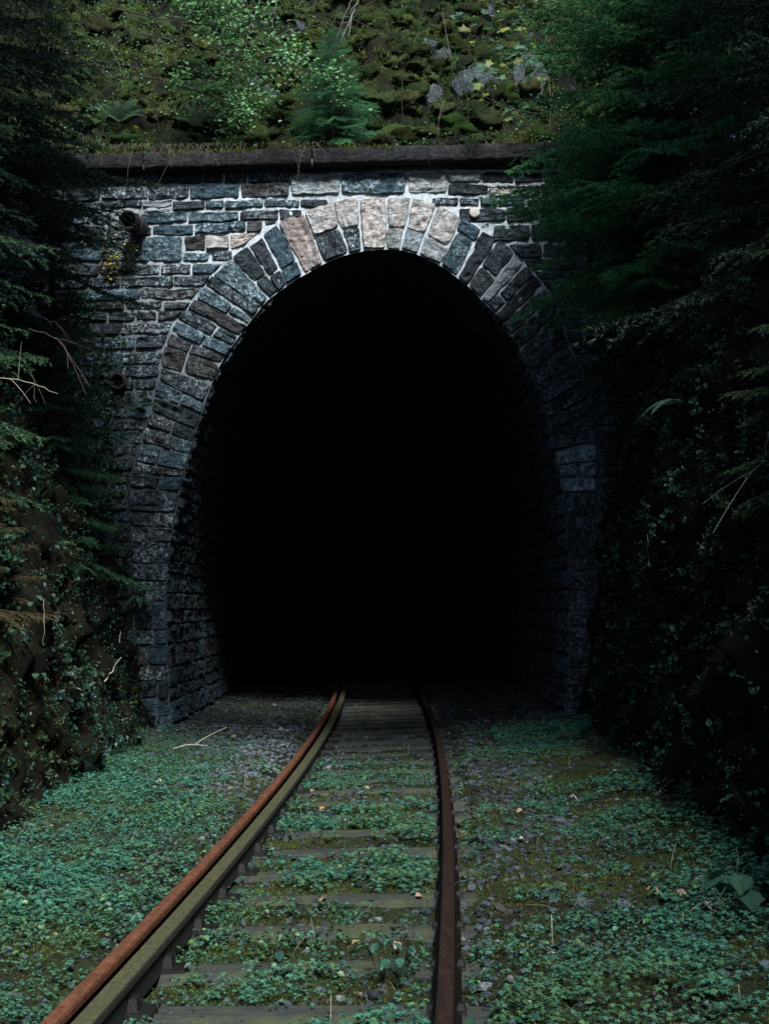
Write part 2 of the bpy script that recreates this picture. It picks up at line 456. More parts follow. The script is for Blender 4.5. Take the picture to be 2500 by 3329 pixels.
def sstep(x): x = np.clip(x, 0, 1); return x*x*(3-2*x)
def stone_patch(g, quad, fn, prot=.03, tint=(.04, .05, .06), lich=.6, gap=4.5, seed=0, px=258.0, rough=1.0):
    """quad = TL,TR,BR,BL in a flat chart (px units); fn(u,v,h)->xyz; a rock-faced stone"""
    quad = np.array(quad, float)
    ctr = quad.mean(0)
    wd = (np.linalg.norm(quad[1]-quad[0])+np.linalg.norm(quad[2]-quad[3]))/2
    ht = (np.linalg.norm(quad[3]-quad[0])+np.linalg.norm(quad[2]-quad[1]))/2
    if wd < 12 or ht < 8: return
    gap *= .05; gs = 1-2*gap/wd; gt = 1-2*gap/ht
    if gs < .3 or gt < .3: return
    nu = int(np.clip(wd/4.6, 6, 54)); nv = int(np.clip(ht/4.6, 6, 36))
    a = np.linspace(-1, 1, nu); b = np.linspace(-1, 1, nv)
    A, B = np.meshgrid(a, b, indexing='ij')
    rr = .11*min(wd, ht)
    s = A*(1-(rr*.9/wd)*np.abs(B)**6)*gs; t = B*(1-(rr*.9/ht)*np.abs(A)**6)*gt
    S = (s+1)/2; T = (t+1)/2
    P = ((1-S)*(1-T))[..., None]*quad[0]+(S*(1-T))[..., None]*quad[1]+(S*T)[..., None]*quad[2]+((1-S)*T)[..., None]*quad[3]
    jx = fbm(P[..., 0]/px, P[..., 1]/px, seed*3.1, 5, 4, 101); jy = fbm(P[..., 0]/px, P[..., 1]/px, seed*3.1, 5, 4, 131)
    P = P+np.stack([jx, jy], -1)*px*.030
    em = np.minimum((1-np.abs(A))*wd/2, (1-np.abs(B))*ht/2)/px       # metres to the edge
    pr = sstep(em/.018)
    axis = 1.0 if wd >= ht else 0.0
    U = (A*wd/2)/px; W = (B*ht/2)/px
    lay = fbm(U*(2 if axis else 9), W*(9 if axis else 2), seed*7.7, 1.4, 4, 151)
    fine = fbm(U, W, seed*5.3, 14, 3, 171)
    tl = (vn(np.array([seed*1.7, 3.3, 1]))*U/max(wd/px, .1)+vn(np.array([seed*2.7, 1.3, 5]))*W/max(ht/px, .1))*.02
    h = -.010+pr*(prot*.55+.024+rough*(.036*lay+.028*fine)+tl*.7)
    h = np.where(em < .004, -.014, h)
    V = fn(P[..., 0], P[..., 1], h)
    jit = 1+.22*np.array([vn(np.array([seed*1.3, k*2.2, .5])) for k in (1, 1.1, 1.2)])
    col = np.array([*(np.array(tint)*jit), lich])
    g.add(V.reshape(-1, 3), q=grid_faces(nu, nv)[:, ::-1], c=col)

def fn_wall(u, v, h):
    u = np.asarray(u); v = np.asarray(v)
    d = _fw+RT*((u-1250)/F)[..., None]+UP*((1664.5-v)/F)[..., None]
    P = CAM+d*(WY/d[..., 1:2])
    P = P.copy(); P[..., 1] -= h; return P

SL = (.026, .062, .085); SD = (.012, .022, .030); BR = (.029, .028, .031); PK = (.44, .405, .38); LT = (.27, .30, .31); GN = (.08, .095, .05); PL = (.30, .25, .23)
def a3(x, y): return (200+x/1.661, 400+y/1.661)     # chart of the first tracing
def a4(x, y): return (1100+x/1.661, 500+y/1.661)

# --- ring, traced joint by joint from the crown downwards: (outer),(inner)
JL = [((1166, 644), (1177, 815)), ((1076, 653), (1136, 824)), ((986, 689), (1055, 857)), ((901, 728), (989, 894)), ((853, 767), (937, 924)), ((805, 800), (905, 948)), ((751, 836), (874, 970)),
      ((688, 895), (844, 1003)), ((667, 930), (823, 1034)), ((633, 972), (808, 1056)), ((609, 1002), (778, 1095)), ((573, 1038), (757, 1126)), ((555, 1080), (733, 1160)), ((537, 1122), (718, 1185)),
      ((525, 1195), (693, 1240))]
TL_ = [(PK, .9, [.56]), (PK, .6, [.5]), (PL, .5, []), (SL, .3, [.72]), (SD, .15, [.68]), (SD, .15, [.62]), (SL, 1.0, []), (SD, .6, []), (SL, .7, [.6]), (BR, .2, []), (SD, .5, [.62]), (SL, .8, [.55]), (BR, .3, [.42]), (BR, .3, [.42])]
JR = [((1166, 644), (1177, 815)), ((1260, 638), (1254, 811)), ((1341, 641), (1302, 813)), ((1422, 663), (1359, 828)), ((1500, 705), (1434, 864)), ((1567, 747), (1485, 901)), ((1621, 774), (1521, 930)), ((1678, 825), (1561, 972)),
      ((1708, 861), (1582, 993)), ((1738, 895), (1608, 1022)), ((1768, 930), (1634, 1056)), ((1796, 968), (1660, 1094)), ((1815, 1015), (1690, 1140)), ((1830, 1070), (1704, 1172)), ((1850, 1125), (1722, 1212)), ((1880, 1185), (1742, 1255)), ((1905, 1240), (1765, 1318))]
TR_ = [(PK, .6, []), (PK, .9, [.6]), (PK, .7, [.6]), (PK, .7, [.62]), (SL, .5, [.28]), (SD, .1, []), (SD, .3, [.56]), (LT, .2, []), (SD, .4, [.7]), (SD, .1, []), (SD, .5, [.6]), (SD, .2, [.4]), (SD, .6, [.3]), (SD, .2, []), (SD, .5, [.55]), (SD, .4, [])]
gr = Geo(); seed = 1
def lerp(a, b, t): return (a[0]+(b[0]-a[0])*t, a[1]+(b[1]-a[1])*t)
for J, T in ((JL, TL_), (JR, TR_)):
    for k in range(len(J)-1):
        (o0, i0), (o1, i1) = J[k], J[k+1]
        tint, li, spl = T[k]
        cuts = [0]+spl+[1]
        for c in range(len(cuts)-1):
            seed += 1
            t0, t1 = cuts[c], cuts[c+1]
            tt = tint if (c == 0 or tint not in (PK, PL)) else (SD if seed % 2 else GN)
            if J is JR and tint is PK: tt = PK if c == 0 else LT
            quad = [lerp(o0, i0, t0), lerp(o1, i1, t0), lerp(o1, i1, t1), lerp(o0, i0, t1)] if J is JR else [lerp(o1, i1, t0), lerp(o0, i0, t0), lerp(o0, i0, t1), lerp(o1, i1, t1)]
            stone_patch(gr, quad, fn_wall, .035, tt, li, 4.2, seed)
# --- jambs below the ring: courses with a joint line each side
inL = inn[:len(inn)//2]; inR = inn[len(inn)//2:]
def in_l(v): o = np.argsort(inL[:, 1]); return float(np.interp(v, inL[o, 1], inL[o, 0]))
def in_r(v): o = np.argsort(inR[:, 1]); return float(np.interp(v, inR[o, 1], inR[o, 0]))
lj = [(1195, 1247), (1236, 1312), (1290, 1345), (1335, 1400), (1384, 1438), (1442, 1478), (1497, 1532), (1545, 1548), (1587, 1600), (1665, 1668), (1712, 1714), (1765, 1763), (1832, 1834), (1888, 1889), (1958, 1957), (2050, 2048), (2100, 2098), (2165, 2163), (2214, 2213), (2268, 2270), (2326, 2328), (2400, 2402)]
lo_x = np.interp([a for a, b in lj], [1195, 1300, 1400, 1500, 1600, 1750, 1900, 2400], [525, 500, 470, 440, 415, 430, 432, 455])
r_ = random.Random(3)
for k in range(len(lj)-1):
    (vo0, vi0), (vo1, vi1) = lj[k], lj[k+1]
    A = (lo_x[k], vo0); B = (in_l(vi0), vi0); Cc = (in_l(vi1), vi1); D = (lo_x[k+1], vo1)
    cuts = [0, 1] if r_.random() < .4 else [0, r_.uniform(.4, .65), 1]
    for c in range(len(cuts)-1):
        seed += 1; t0, t1 = cuts[c], cuts[c+1]
        stone_patch(gr, [lerp(A, B, t0), lerp(A, B, t1), lerp(D, Cc, t1), lerp(D, Cc, t0)], fn_wall, .03, r_.choice([SL, SD, SD, BR]), r_.choice([.2, .7, 1.2]), 3.5, seed)
rj = [(1240, 1318), (1290, 1362), (1345, 1400), (1395, 1436), (1440, 1462), (1500, 1510), (1550, 1552), (1600, 1602), (1680, 1682), (1730, 1735), (1795, 1796), (1858, 1858), (1920, 1921), (1990, 1990), (2040, 2040), (2100, 2104), (2170, 2172), (2230, 2230), (2300, 2300), (2380, 2384)]
for k in range(len(rj)-1):
    (vo0, vi0), (vo1, vi1) = rj[k], rj[k+1]
    ox = lambda v: float(np.interp(v, [1240, 1400, 1500, 2400], [1905, 1945, 1938, 1935]))
    A = (in_r(vi0), vi0); B = (ox(vo0), vo0); Cc = (ox(vo1), vo1); D = (in_r(vi1), vi1)
    cuts = [0, 1] if r_.random() < .5 or 1440 < vo0 < 1590 else [0, r_.uniform(.4, .65), 1]
    for c in range(len(cuts)-1):
        seed += 1; t0, t1 = cuts[c], cuts[c+1]
        pale = 1440 <= vo0 < 1590
        stone_patch(gr, [lerp(A, B, t0), lerp(A, B, t1), lerp(D, Cc, t1), lerp(D, Cc, t0)], fn_wall, .03, (.10, .135, .155) if pale else r_.choice([SD, SD, BR]), 1.6 if pale else .5, 3.5, seed)
gr.build('arch_ring', M_STONE, portal)

# --- coursed rubble of the face. A row: (y_top_left, y_top_right, y_bot_left, y_bot_right, x_left, x_right, joints[, tints])
gw = Geo()
def row(f, yl, yr, bl, br, xs, tints=None, li=None, x0=None, x1=None):
    global seed
    x0 = xs[0]; x1 = xs[-1]
    for k in range(len(xs)-1):
        seed += 1
        ta = (xs[k]-x0)/(x1-x0); tb = (xs[k+1]-x0)/(x1-x0)
        q = [f(xs[k], yl+(yr-yl)*ta), f(xs[k+1], yl+(yr-yl)*tb), f(xs[k+1], bl+(br-bl)*tb), f(xs[k], bl+(br-bl)*ta)]
        t = tints[k] if tints else r_.choice([SL, SD, SD, BR])
        stone_patch(gw, q, fn_wall, .028, t, (li if li is not None else r_.choice([.2, .5, .9])), 4.6, seed)
row(a3, 250, 245, 342, 325, [-60, 90, 215, 352, 535, 765, 875, 1005, 1178, 1250], [SD, SD, SL, SL, SL, BR, SD, SL, BR])
row(a3, 228, 226, 278, 272, [1215, 1460, 1661], [SL, SL])
row(a3, 282, 275, 395, 392, [1235, 1508], [LT], 1.2)
row(a3, 350, 328, 428, 405, [-60, 60, 215, 470, 692, 968, 1232], [SD, SD, SD, SD, SL, BR])
row(a3, 434, 424, 480, 474, [-60, 70, 210], [SD, SD]); row(a3, 486, 480, 556, 552, [-60, 40, 160, 270], [SD, SL, SD]); row(a3, 560, 556, 640, 630, [-60, 110, 240, 375], [SD, SD, SD]); row(a3, 646, 640, 752, 752, [-60, 60, 220, 365], [SD, SL, SD])
row(a3, 428, 410, 470, 456, [215, 300, 440, 600], [SD, SD, LT])
row(a3, 418, 408, 472, 458, [600, 775, 878, 1090, 1288, 1440], [SD, SL, SL, SL, SD])
row(a3, 470, 455, 490, 484, [440, 592], [LT], 1.2)
row(a3, 488, 460, 552, 520, [435, 682, 962, 1175, 1300], [SL, SL, SD, SD])
row(a3, 565, 520, 620, 595, [380, 492, 720, 995, 1088], [SD, SL, SL, BR])
row(a3, 525, 510, 552, 545, [1092, 1165], [SD])
row(a3, 620, 605, 755, 750, [370, 655], [SL], .6)
row(a3, 608, 600, 692, 690, [665, 780, 908], [BR, PK], .1)
stone_patch(gw, [a3(910, 598), a3(1075, 590), a3(990, 660), a3(915, 692)], fn_wall, .03, PK, .2, 4, 777)
row(a3, 700, 690, 755, 745, [655, 800, 925], [SL, SD], 1.0)
def ext_l(y): # extrados x (in a3 units) at height y
    P = np.array([a3(0, 0)]); Q = np.array([o for o, i in JL]); Q = (Q-np.array([200, 400]))*1.661
    o = np.argsort(Q[:, 1]); return float(np.interp(y, Q[o, 1], Q[o, 0]))
def rowl(y0, y1, xs, tints=None, li=None):
    global seed
    for k in range(len(xs)-1):
        seed += 1; last = k == len(xs)-2
        a, b = xs[k], xs[k+1]; b0, b1 = (ext_l(y0)-4, ext_l(y1)-4) if last else (b, b)
        t = tints[k] if tints else r_.choice([SL, SD, SD, BR])
        dy = lambda x: (700-x)*.018
        stone_patch(gw, [a3(a, y0+dy(a)), a3(b0, y0+dy(b0)), a3(b1, y1+dy(b1)), a3(a, y1+dy(a))], fn_wall, .028, t, li if li is not None else r_.choice([.4, .8, 1.1]), 3.6, seed)
rowl(758, 820, [-40, 110, 205, 370, 535, 705, 0], [SD, SD, SD, SD, BR, SL])
rowl(824, 886, [-40, 150, 322, 603, 0])
rowl(890, 955, [-40, 130, 434, 0], [SD, SL, BR])
rowl(959, 1008, [-40, 40, 188, 345, 550, 0], [SD, SD, BR, SD, BR])
rowl(1012, 1068, [-40, 90, 248, 405, 518, 0], [SD, SD, SD, BR, BR])
rowl(1072, 1140, [-40, 70, 318, 0])
rowl(1148, 1220, [-40, 55, 235, 400, 0])
rowl(1228, 1302, [-40, 60, 320, 0])
y = 1306
while y < 3350:
    h = r_.uniform(55, 85); xs = [-150]
    while xs[-1] < 560: xs.append(xs[-1]+r_.uniform(90, 220))
    yf = 400+(y+h/2)/1.661
    xr = (float(np.interp(yf, [1195, 1300, 1400, 1500, 1600, 1750, 1900, 2400], [525, 500, 470, 440, 415, 430, 432, 455]))-200)*1.661-5
    xs = [x for x in xs if x < xr-60]+[xr]
    for k in range(len(xs)-1):
        seed += 1; stone_patch(gw, [a3(xs[k], y), a3(xs[k+1], y), a3(xs[k+1], y+h), a3(xs[k], y+h)], fn_wall, .026, r_.choice([SL, SD, SD, BR]), .6, 3.6, seed)
    y += h+1
# right of the crown
row(a4, 48, 44, 92, 86, [-20, 180, 420, 590, 748, 960, 1150], [SL, LT, LT, SL, SL, SL])
row(a4, 100, 96, 222, 220, [12, 368, 588], [SL, LT], 1.0)
row(a4, 98, 96, 160, 158, [590, 770], [LT]); row(a4, 160, 162, 228, 222, [590, 806], [SD], .1)
row(a4, 94, 92, 162, 158, [775, 950, 1110, 1300, 1460], [SD, SD, SD, SD], .1)
row(a4, 168, 166, 238, 236, [1306, 1480, 1700], [SD, SD]); row(a4, 244, 242, 300, 300, [1016, 1180, 1330, 1500, 1700], [SD, SL, SD, SD]); row(a4, 306, 304, 374, 372, [1086, 1260, 1400, 1600], [SD, BR, SD]); row(a4, 382, 380, 476, 476, [1226, 1400, 1600], [SD, SD])
row(a4, 44, 44, 88, 88, [1156, 1320, 1500, 1700], [SD, SL, SD])
row(a4, 166, 164, 242, 240, [812, 1090, 1300], [PK, SD], .3)
row(a4, 236, 236, 286, 290, [505, 650, 760, 860, 1010], [SD, SD, SL, SL])
row(a4, 292, 290, 378, 364, [650, 905, 1080], [SD, SD], .2)
row(a4, 386, 372, 478, 478, [835, 1035, 1220], [SD, SD], .2)
def ext_r(y):
    Q = np.array([o for o, i in JR]); Q = (Q-np.array([1100, 500]))*1.661
    o = np.argsort(Q[:, 1]); Q = np.vstack([Q[o], [[1403, 1500], [1392, 3300]]]); return float(np.interp(y, Q[:, 1], Q[:, 0]))
y = 484
while y < 3200:
    h = r_.uniform(52, 90); xs = [ext_r(y+h/2)+r_.uniform(100, 200)]
    while xs[-1] < 1750: xs.append(xs[-1]+r_.uniform(90, 240))
    xs = [ext_r(y+h/2)+5]+xs
    for k in range(len(xs)-1):
        seed += 1; f = k == 0
        a0 = ext_r(y)+6 if f else xs[k]; a1 = ext_r(y+h)+6 if f else xs[k]
        stone_patch(gw, [a4(a0, y), a4(xs[k+1], y), a4(xs[k+1], y+h), a4(a1, y+h)], fn_wall, .026, r_.choice([SD, SD, BR]), .5, 3.6, seed)
    y += h+1
gw.build('stone_courses', M_STONE, portal)

# round survey marker set in the face
g = Geo()
c0 = atY(*a4(733, 322), WY); n = 20; th = np.arange(n)*2*math.pi/n
for (rr, hh) in ((.075, .055),):
    v = [c0+np.array([0, -hh, 0])]
    for r1, h1 in ((.055, hh+.004), (.068, hh-.004), (.072, .0)):
        v += [c0+np.array([r1*math.cos(a), -h1, r1*math.sin(a)]) for a in th]
    t = [(0, 1+j, 1+(j+1) % n) for j in range(n)]
    q = [(1+l*n+j, 1+(l+1)*n+j, 1+(l+1)*n+(j+1) % n, 1+l*n+(j+1) % n) for l in (0, 1) for j in range(n)]
    g.add(v, t=t, q=q, c=(.42, .43, .39))
g.build('round_marker', M_GRAVEL, portal, smooth=True)

# coping slab with a dark underside, moss on it
g = Geo()
def cornice(x0, x1, seedc):
    xs = np.arange(x0, x1+.01, .035); pr = [(a_, b_+ZT-7.28) for a_, b_ in [(.12, 7.03), (-.05, 7.035), (-.17, 7.045), (-.205, 7.055), (-.215, 7.08), (-.22, 7.14), (-.215, 7.2), (-.20, 7.25), (-.14, 7.275), (0, 7.285), (.45, 7.30)]]
    V = []
    for x in xs:
        z_off = .012*(x+.2)
        V.append([(x, WY+a, b+z_off) for a, b in pr])
    V = np.array(V); d = fbm(V[..., 0], V[..., 1], V[..., 2], 7, 4, seedc)
    V[..., 1] -= .022*d; V[..., 2] += .015*fbm(V[..., 0], V[..., 1], V[..., 2], 5, 3, seedc+9)
    return V, len(xs), len(pr)
for x0, x1, sd in ((-6.3, -3.006, 1), (-3.0, -.856, 2), (-.85, .624, 3), (.63, 2.104, 4), (2.11, 6.1, 5)):
    V, a, b = cornice(x0, x1, sd); tp = (.007, .007, .008) if sd % 2 else (.011, .011, .012)
    g.add(V, q=grid_faces(a, b)[:, ::-1], c=(*tp, .06))
g.build('coping', M_STONE, portal, smooth=True)

# lining, swept along the curve of the track
YS = np.concatenate([[WY-.002], np.arange(WY+.08, WY+6, .1), np.linspace(WY+6.5, 78, 50)])
g = Geo(); V = []
cen = np.array([-.15, 2.6])
for yy in YS:
    dx = xc(yy)-xc(WY)
    P = inW.copy(); P[:, 1] = yy; P[:, 0] += dx
    V.append(P)
V = np.array(V)
tang = np.gradient(inW[:, [0, 2]], axis=0); nrm = np.stack([tang[:, 1], -tang[:, 0]], 1); nrm /= np.linalg.norm(nrm, axis=1)[:, None]
if (nrm[len(nrm)//2, 1]) > 0: nrm = -nrm            # pointing inwards
AL = np.concatenate([[0], np.cumsum(np.linalg.norm(np.diff(inW, axis=0), axis=1))])
nz = fbm(np.broadcast_to(AL, V.shape[:2]), V[..., 1], 0, 5, 4, 201)
nz[0] = 0
V[..., 0] += (nrm[None, :, 0])*(-.03+.02*nz); V[..., 2] += (nrm[None, :, 1])*(-.03+.02*nz)
V[0, :, 0] = inW[:, 0]; V[0, :, 2] = inW[:, 2]
g.add(V, q=grid_faces(len(YS), len(inW)), c=(.028, .025, .03))
# end cap far in
e = V[-1]; ctr = e.mean(0); k = len(e)
g.add(np.vstack([e, ctr]), t=[(i, (i+1) % k, k) for i in range(k)], c=(.01, .01, .01))
g.build('tunnel_lining', M_LINING, portal, smooth=True)
# rough lining stones for the first metres
g = Geo()
def fn_lin(s, y, h):
    # s in px-units along the arch (258 per metre), y in px-units of depth
    sm = np.clip(s/258., 0, AL[-1]); ym = y/258.
    px_ = np.interp(sm, AL, inW[:, 0]); pz_ = np.interp(sm, AL, inW[:, 2])
    nx = np.interp(sm, AL, nrm[:, 0]); nz_ = np.interp(sm, AL, nrm[:, 1])
    yy = WY+ym
    return np.stack([px_+xc(yy)-xc(WY)+nx*h, yy, pz_+nz_*h], -1)
s0 = 20.
while s0 < AL[-1]*258-20:
    h = r_.uniform(40, 75)
    y0 = 4+r_.uniform(0, 6); first = True
    while y0 < 5.2*258:
        wd = r_.uniform(60, 170)
        seed += 1
        shade_depth = y0/258.
        tn = tuple(np.array(r_.choice([SL, SD, (.03, .036, .045)]))*(1.0 if shade_depth < .8 else .7))  # stones deeper in are darkened, painting the tunnel's shade
        stone_patch(g, [(s0, y0), (s0+h, y0), (s0+h, y0+wd), (s0, y0+wd)], fn_lin, .012, tn, 1.0 if shade_depth < 1.3 else .4, 2.6, seed, rough=1.3)
        y0 += wd+1
    s0 += h+1
V_ = None
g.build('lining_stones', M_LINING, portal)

# drain pipes
def pipe(u, v, r1, length, name='drain_pipe'):
    g = Geo(); c0 = atY(u, v, WY); n = 20; th = np.arange(n)*2*math.pi/n
    d = np.array([-.10, -1, -.08]); d /= np.linalg.norm(d)
    a = np.cross(d, [0, 0, 1]); a /= np.linalg.norm(a); b = np.cross(d, a)
    rings = [(-.1, r1), (length*.45, r1), (length*.46, r1*1.12), (length*.6, r1*1.13), (length*.61, r1), (length, r1), (length, r1*.84), (0, r1*.8)]
    V = [[c0+d*l+rr*(math.cos(t)*a+math.sin(t)*b) for t in th] for l, rr in rings]
    V = np.array(V); m = len(rings)
    q = [(i*n+j, i*n+(j+1) % n, (i+1)*n+(j+1) % n, (i+1)*n+j) for i in range(m-1) for j in range(n)]
    g.add(V.reshape(-1, 3), q=q, c=(.03, .024, .024))
    g.add(np.vstack([V[-1], c0]), t=[(j, (j+1) % n, n) for j in range(n)], c=(.004, .004, .004))
    return g.build(name, M_IRON, portal)
tag(pipe(456, 742, .115, .5), 'dark iron drain pipe sticking out below the coping')
tag(pipe(392, 1242, .10, .14), 'short round drain pipe end low in the wall')

# ------------------------------------------------------------------ railway track
track = empty('railway_track', (-.5, 4.5, 0), 'single rusty railway track curving into the tunnel on mossy wooden sleepers', 'railway track')
HG = .72; RZ = .17; CANT = .03
def track_pt(y, off):
    h = .0048*(np.asarray(y)-17.5)      # -dx/dy
    nx = 1/np.sqrt(1+h*h); ny = h*nx
    return xc(y)+off*nx, y+off*ny
def sweep(prof, off, y0, y1, step, mat, name, cant_off=None, z0=0):
    ys = np.arange(y0, y1+.001, step); P = np.array(prof, float); V = []
    for yy in ys:
        h = .0048*(yy-17.5); nx = 1/math.sqrt(1+h*h); ny = h*nx
        x, y2 = track_pt(yy, off)
        zc = CANT*(off+HG)/(2*HG)
        V.append([(x+a*nx, y2+a*ny, b+zc+z0) for a, b in P])
    V = np.array(V); m = len(P); n = len(ys)
    g = Geo(); q = []
    for i in range(n-1):
        for j in range(m):
            q.append((i*m+j, (i+1)*m+j, (i+1)*m+(j+1) % m, i*m+(j+1) % m))
    t = [(0, j, j+1) for j in range(1, m-1)]+[((n-1)*m, (n-1)*m+j+1, (n-1)*m+j) for j in range(1, m-1)]
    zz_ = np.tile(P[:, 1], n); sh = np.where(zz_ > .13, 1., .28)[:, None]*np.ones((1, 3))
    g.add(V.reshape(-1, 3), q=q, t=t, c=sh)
    return g.build(name, mat, track)
RAILP = [(-.0625, .02), (-.0625, .03), (-.02, .045), (-.009, .06), (-.009, .115), (-.028, .128), (-.0325, .135), (-.0325, .157), (-.028, .168), (-.020, .1715), (0, .173),
         (.020, .1715), (.028, .168), (.0325, .157), (.0325, .135), (.028, .128), (.009, .115), (.009, .06), (.02, .045), (.0625, .03), (.0625, .02)]
tag(sweep(RAILP, -HG, -8, 75, .25, M_RUST, 'rail'), 'orange rusty running rail beside the mossy check rail')
tag(sweep(RAILP, HG, -8, 75, .25, M_RAIL2, 'rail'), 'dark brown worn running rail with a dull shine')
CHK = [(-.03, .03), (-.03, .12), (-.042, .14), (-.044, .165), (-.038, .172), (.038, .172), (.043, .165), (.043, .14), (.03, .12), (.03, .03)]
co_ = -HG+.036+.055+.0435
sweep(CHK, co_, -8.04, 5.60, .22, M_CHECK, 'check_rail', z0=.003)
sweep(CHK, co_, 5.606, 75, .25, M_CHECK, 'check_rail', z0=.003)

sleeper_y = [5.05+.652*k for k in range(-9, 34)]
r2 = np.random.default_rng(5)
# measured row of sleepers: nearest visible one lies about 5.0 m from the camera
for k, yc in enumerate(sleeper_y):
    g = Geo(); nxs, nys = 44, 9
    wv = .20+r2.uniform(-.03, .03); dy = r2.uniform(-.03, .03); rot = r2.uniform(-.012, .012)
    a = np.linspace(-1.25, 1.25, nxs); b = np.linspace(-1, 1, nys)
    A, B = np.meshgrid(a, b, indexing='ij')
    x, y0 = track_pt(yc, 0); h = .0048*(yc-17.5); nx = 1/math.sqrt(1+h*h); ny = h*nx
    edge = 1-np.abs(B)
    Wd = B*wv/2*(1+.30*fbm(A, B*.2, k, 3, 4, 7)*np.abs(B)**2)
    Z = .036-.02*(np.abs(B) > .93)-.09*(np.abs(B) > .99)+.008*fbm(A*.8, B*2.5, k, 4, 4, 8)-.022*np.abs(fbm(A*.5, B*6, k, 2, 3, 18))-.03*np.clip(np.abs(A+.05*k%.3)-.62+.35*fbm(A, B, k, 2, 3, 27), 0, 1)
    Z = Z+CANT*(A+HG)/(2*HG)-.10*(np.abs(A) > 1.24)
    px_ = x+A*nx-(Wd+dy+A*rot)*(ny); py_ = y0+A*ny+(Wd+dy+A*rot)*nx
    g.add(np.stack([px_, py_, Z], -1), q=grid_faces(nxs, nys))
    sp = g.build('sleeper', M_WOOD, track, smooth=True)
    if yc < 16:
        # iron chairs carrying the rails and the check rail
        g = Geo()
        def blk(off, w2, d2, z0, z1, taper=.8):
            X0, Y0 = track_pt(yc+dy, off); zc = CANT*(off+HG)/(2*HG)
            v = []
            for zz, s_ in ((z0, 1), (z1, taper)):
                for sx, sy in ((-1, -1), (1, -1), (1, 1), (-1, 1)):
                    ax, ay = sx*w2*s_, sy*d2*s_; v.append((X0+ax*nx-ay*ny, Y0+ax*ny+ay*nx, zz+zc))
            g.add(v, q=[(0, 1, 5, 4), (1, 2, 6, 5), (2, 3, 7, 6), (3, 0, 4, 7), (4, 5, 6, 7), (3, 2, 1, 0)], c=(.007, .006, .006))
        blk(co_+.02, .12, .075, .025, .052, .95); blk(co_+.05, .025, .05, .04, .10, .6)
        g.build('rail_chair', M_IRON, sp); g = Geo()
        blk(HG, .085, .06, .015, .034, .9); blk(HG-.058, .018, .028, .03, .055, .6); blk(HG+.058, .018, .028, .03, .055, .6)
        g.build('rail_chair', M_IRON, sp)

# ------------------------------------------------------------------ ground cover
def lobed(nl=5, inner=.42, pts=1, cup=.1, seed=0):
    v = [(0, 0, 0)]; n = nl*2
    for i in range(n):
        th = -math.pi*.82+i*(math.pi*1.64)/(n-1)
        r1 = 1.0 if i % 2 == 0 else inner
        r1 *= (1-.25*abs(th)/math.pi)
        v.append((r1*math.sin(th)*.9, .1+r1*math.cos(th), cup*r1*r1*(1 if i % 2 else -.4)))
    t = [(0, i+1, i) for i in range(1, n)]
    return np.array(v), np.array(t)
LOB_V, LOB_T = lobed(5, .42, cup=.16)
LV, LT_ = lobed(3, .55, cup=.12)
def oval(w=.38, fold=.12, n=3):
    v = [(0, 0, 0), (0, .5, -.02), (0, 1, -.14), (-w*.85, .28, fold), (-w, .55, fold*.8), (-w*.5, .85, .02), (w*.85, .28, fold), (w, .55, fold*.8), (w*.5, .85, .02)]
    t = [(0, 1, 3), (3, 1, 4), (4, 1, 5), (5, 1, 2), (0, 6, 1), (6, 7, 1), (7, 8, 1), (8, 2, 1)]
    return np.array(v, float), np.array(t)
OV, OT = oval()

def slab_free(x, y):
    """weight near a sleeper top (few plants grow right on the wood)"""
    w_ = np.ones_like(x); d = np.abs(x-xc(y))
    for yc in sleeper_y:
        yy = yc + .0048*(y-17.5)*(x-xc(y))
        w_ = np.where((np.abs(y-yy) < .09) & (d < .45+.25*fbm(x, y, 4, 1.5, 2, 77)), .12, w_)
    return w_

def cover_density(x, y):
    d = x-xc(y)
    n = fbm(x, y, 0, 1.2, 3, 301); n2 = fbm(x, y, 0, 4, 3, 311)
    left = np.where(d < -.85, 1.0, 0); mid = (np.abs(d) < .62); right = d > .82
    gl = np.exp(-(((x+1.25)/.75)**2+((y-14.2)/2.6)**2))         # bare gravel patch left of the rail, by the mouth
    dl = np.clip(.98+.7*n+.7*n2-1.5*gl-.55*np.clip((d+1.35)/.4, 0, 1)*np.clip((y-7)/3, 0, 1), 0, 1)*np.clip((15.9-y)/1.4, 0, 1)
    # mossy clearings beside the rail, bottom left
    dl = dl*(1-.75*np.exp(-(((d+1.5)/.38)**2))*np.clip(.5+n*1.6, 0, 1)*(y < 8))
    dm = np.clip(.30+.9*n+1.3*n2, 0, 1)*np.clip((14.2-y)/3.2, 0, 1)
    dr = np.clip(.24+1.2*n+1.2*n2+.20*(y < 6.3)+.9*np.exp(-(((x-1.5)/.55)**2+((y-13.6)/1.5)**2)), 0, 1)*np.clip((15.6-y)/1.2, 0, 1)
    dr = dr*np.where((y > 8.5) & (d < 1.35), .25, 1)
    dn = dl*left+dm*mid+dr*right
    dn = np.where((x < -2.78-.0*y) | (x > 2.35+.05*np.clip(y-7, 0, 9)), 0, dn)
    return dn*slab_free(x, y)

def scatter(n, x0, x1, y0, y1, dens, r=rng, near=True):
    # more of them near the camera, where each one is seen larger
    x = r.uniform(x0, x1, n)
    y = r.uniform(y0, y1, n)
    k = r.random(n) < dens(x, y)
    return x[k], y[k]

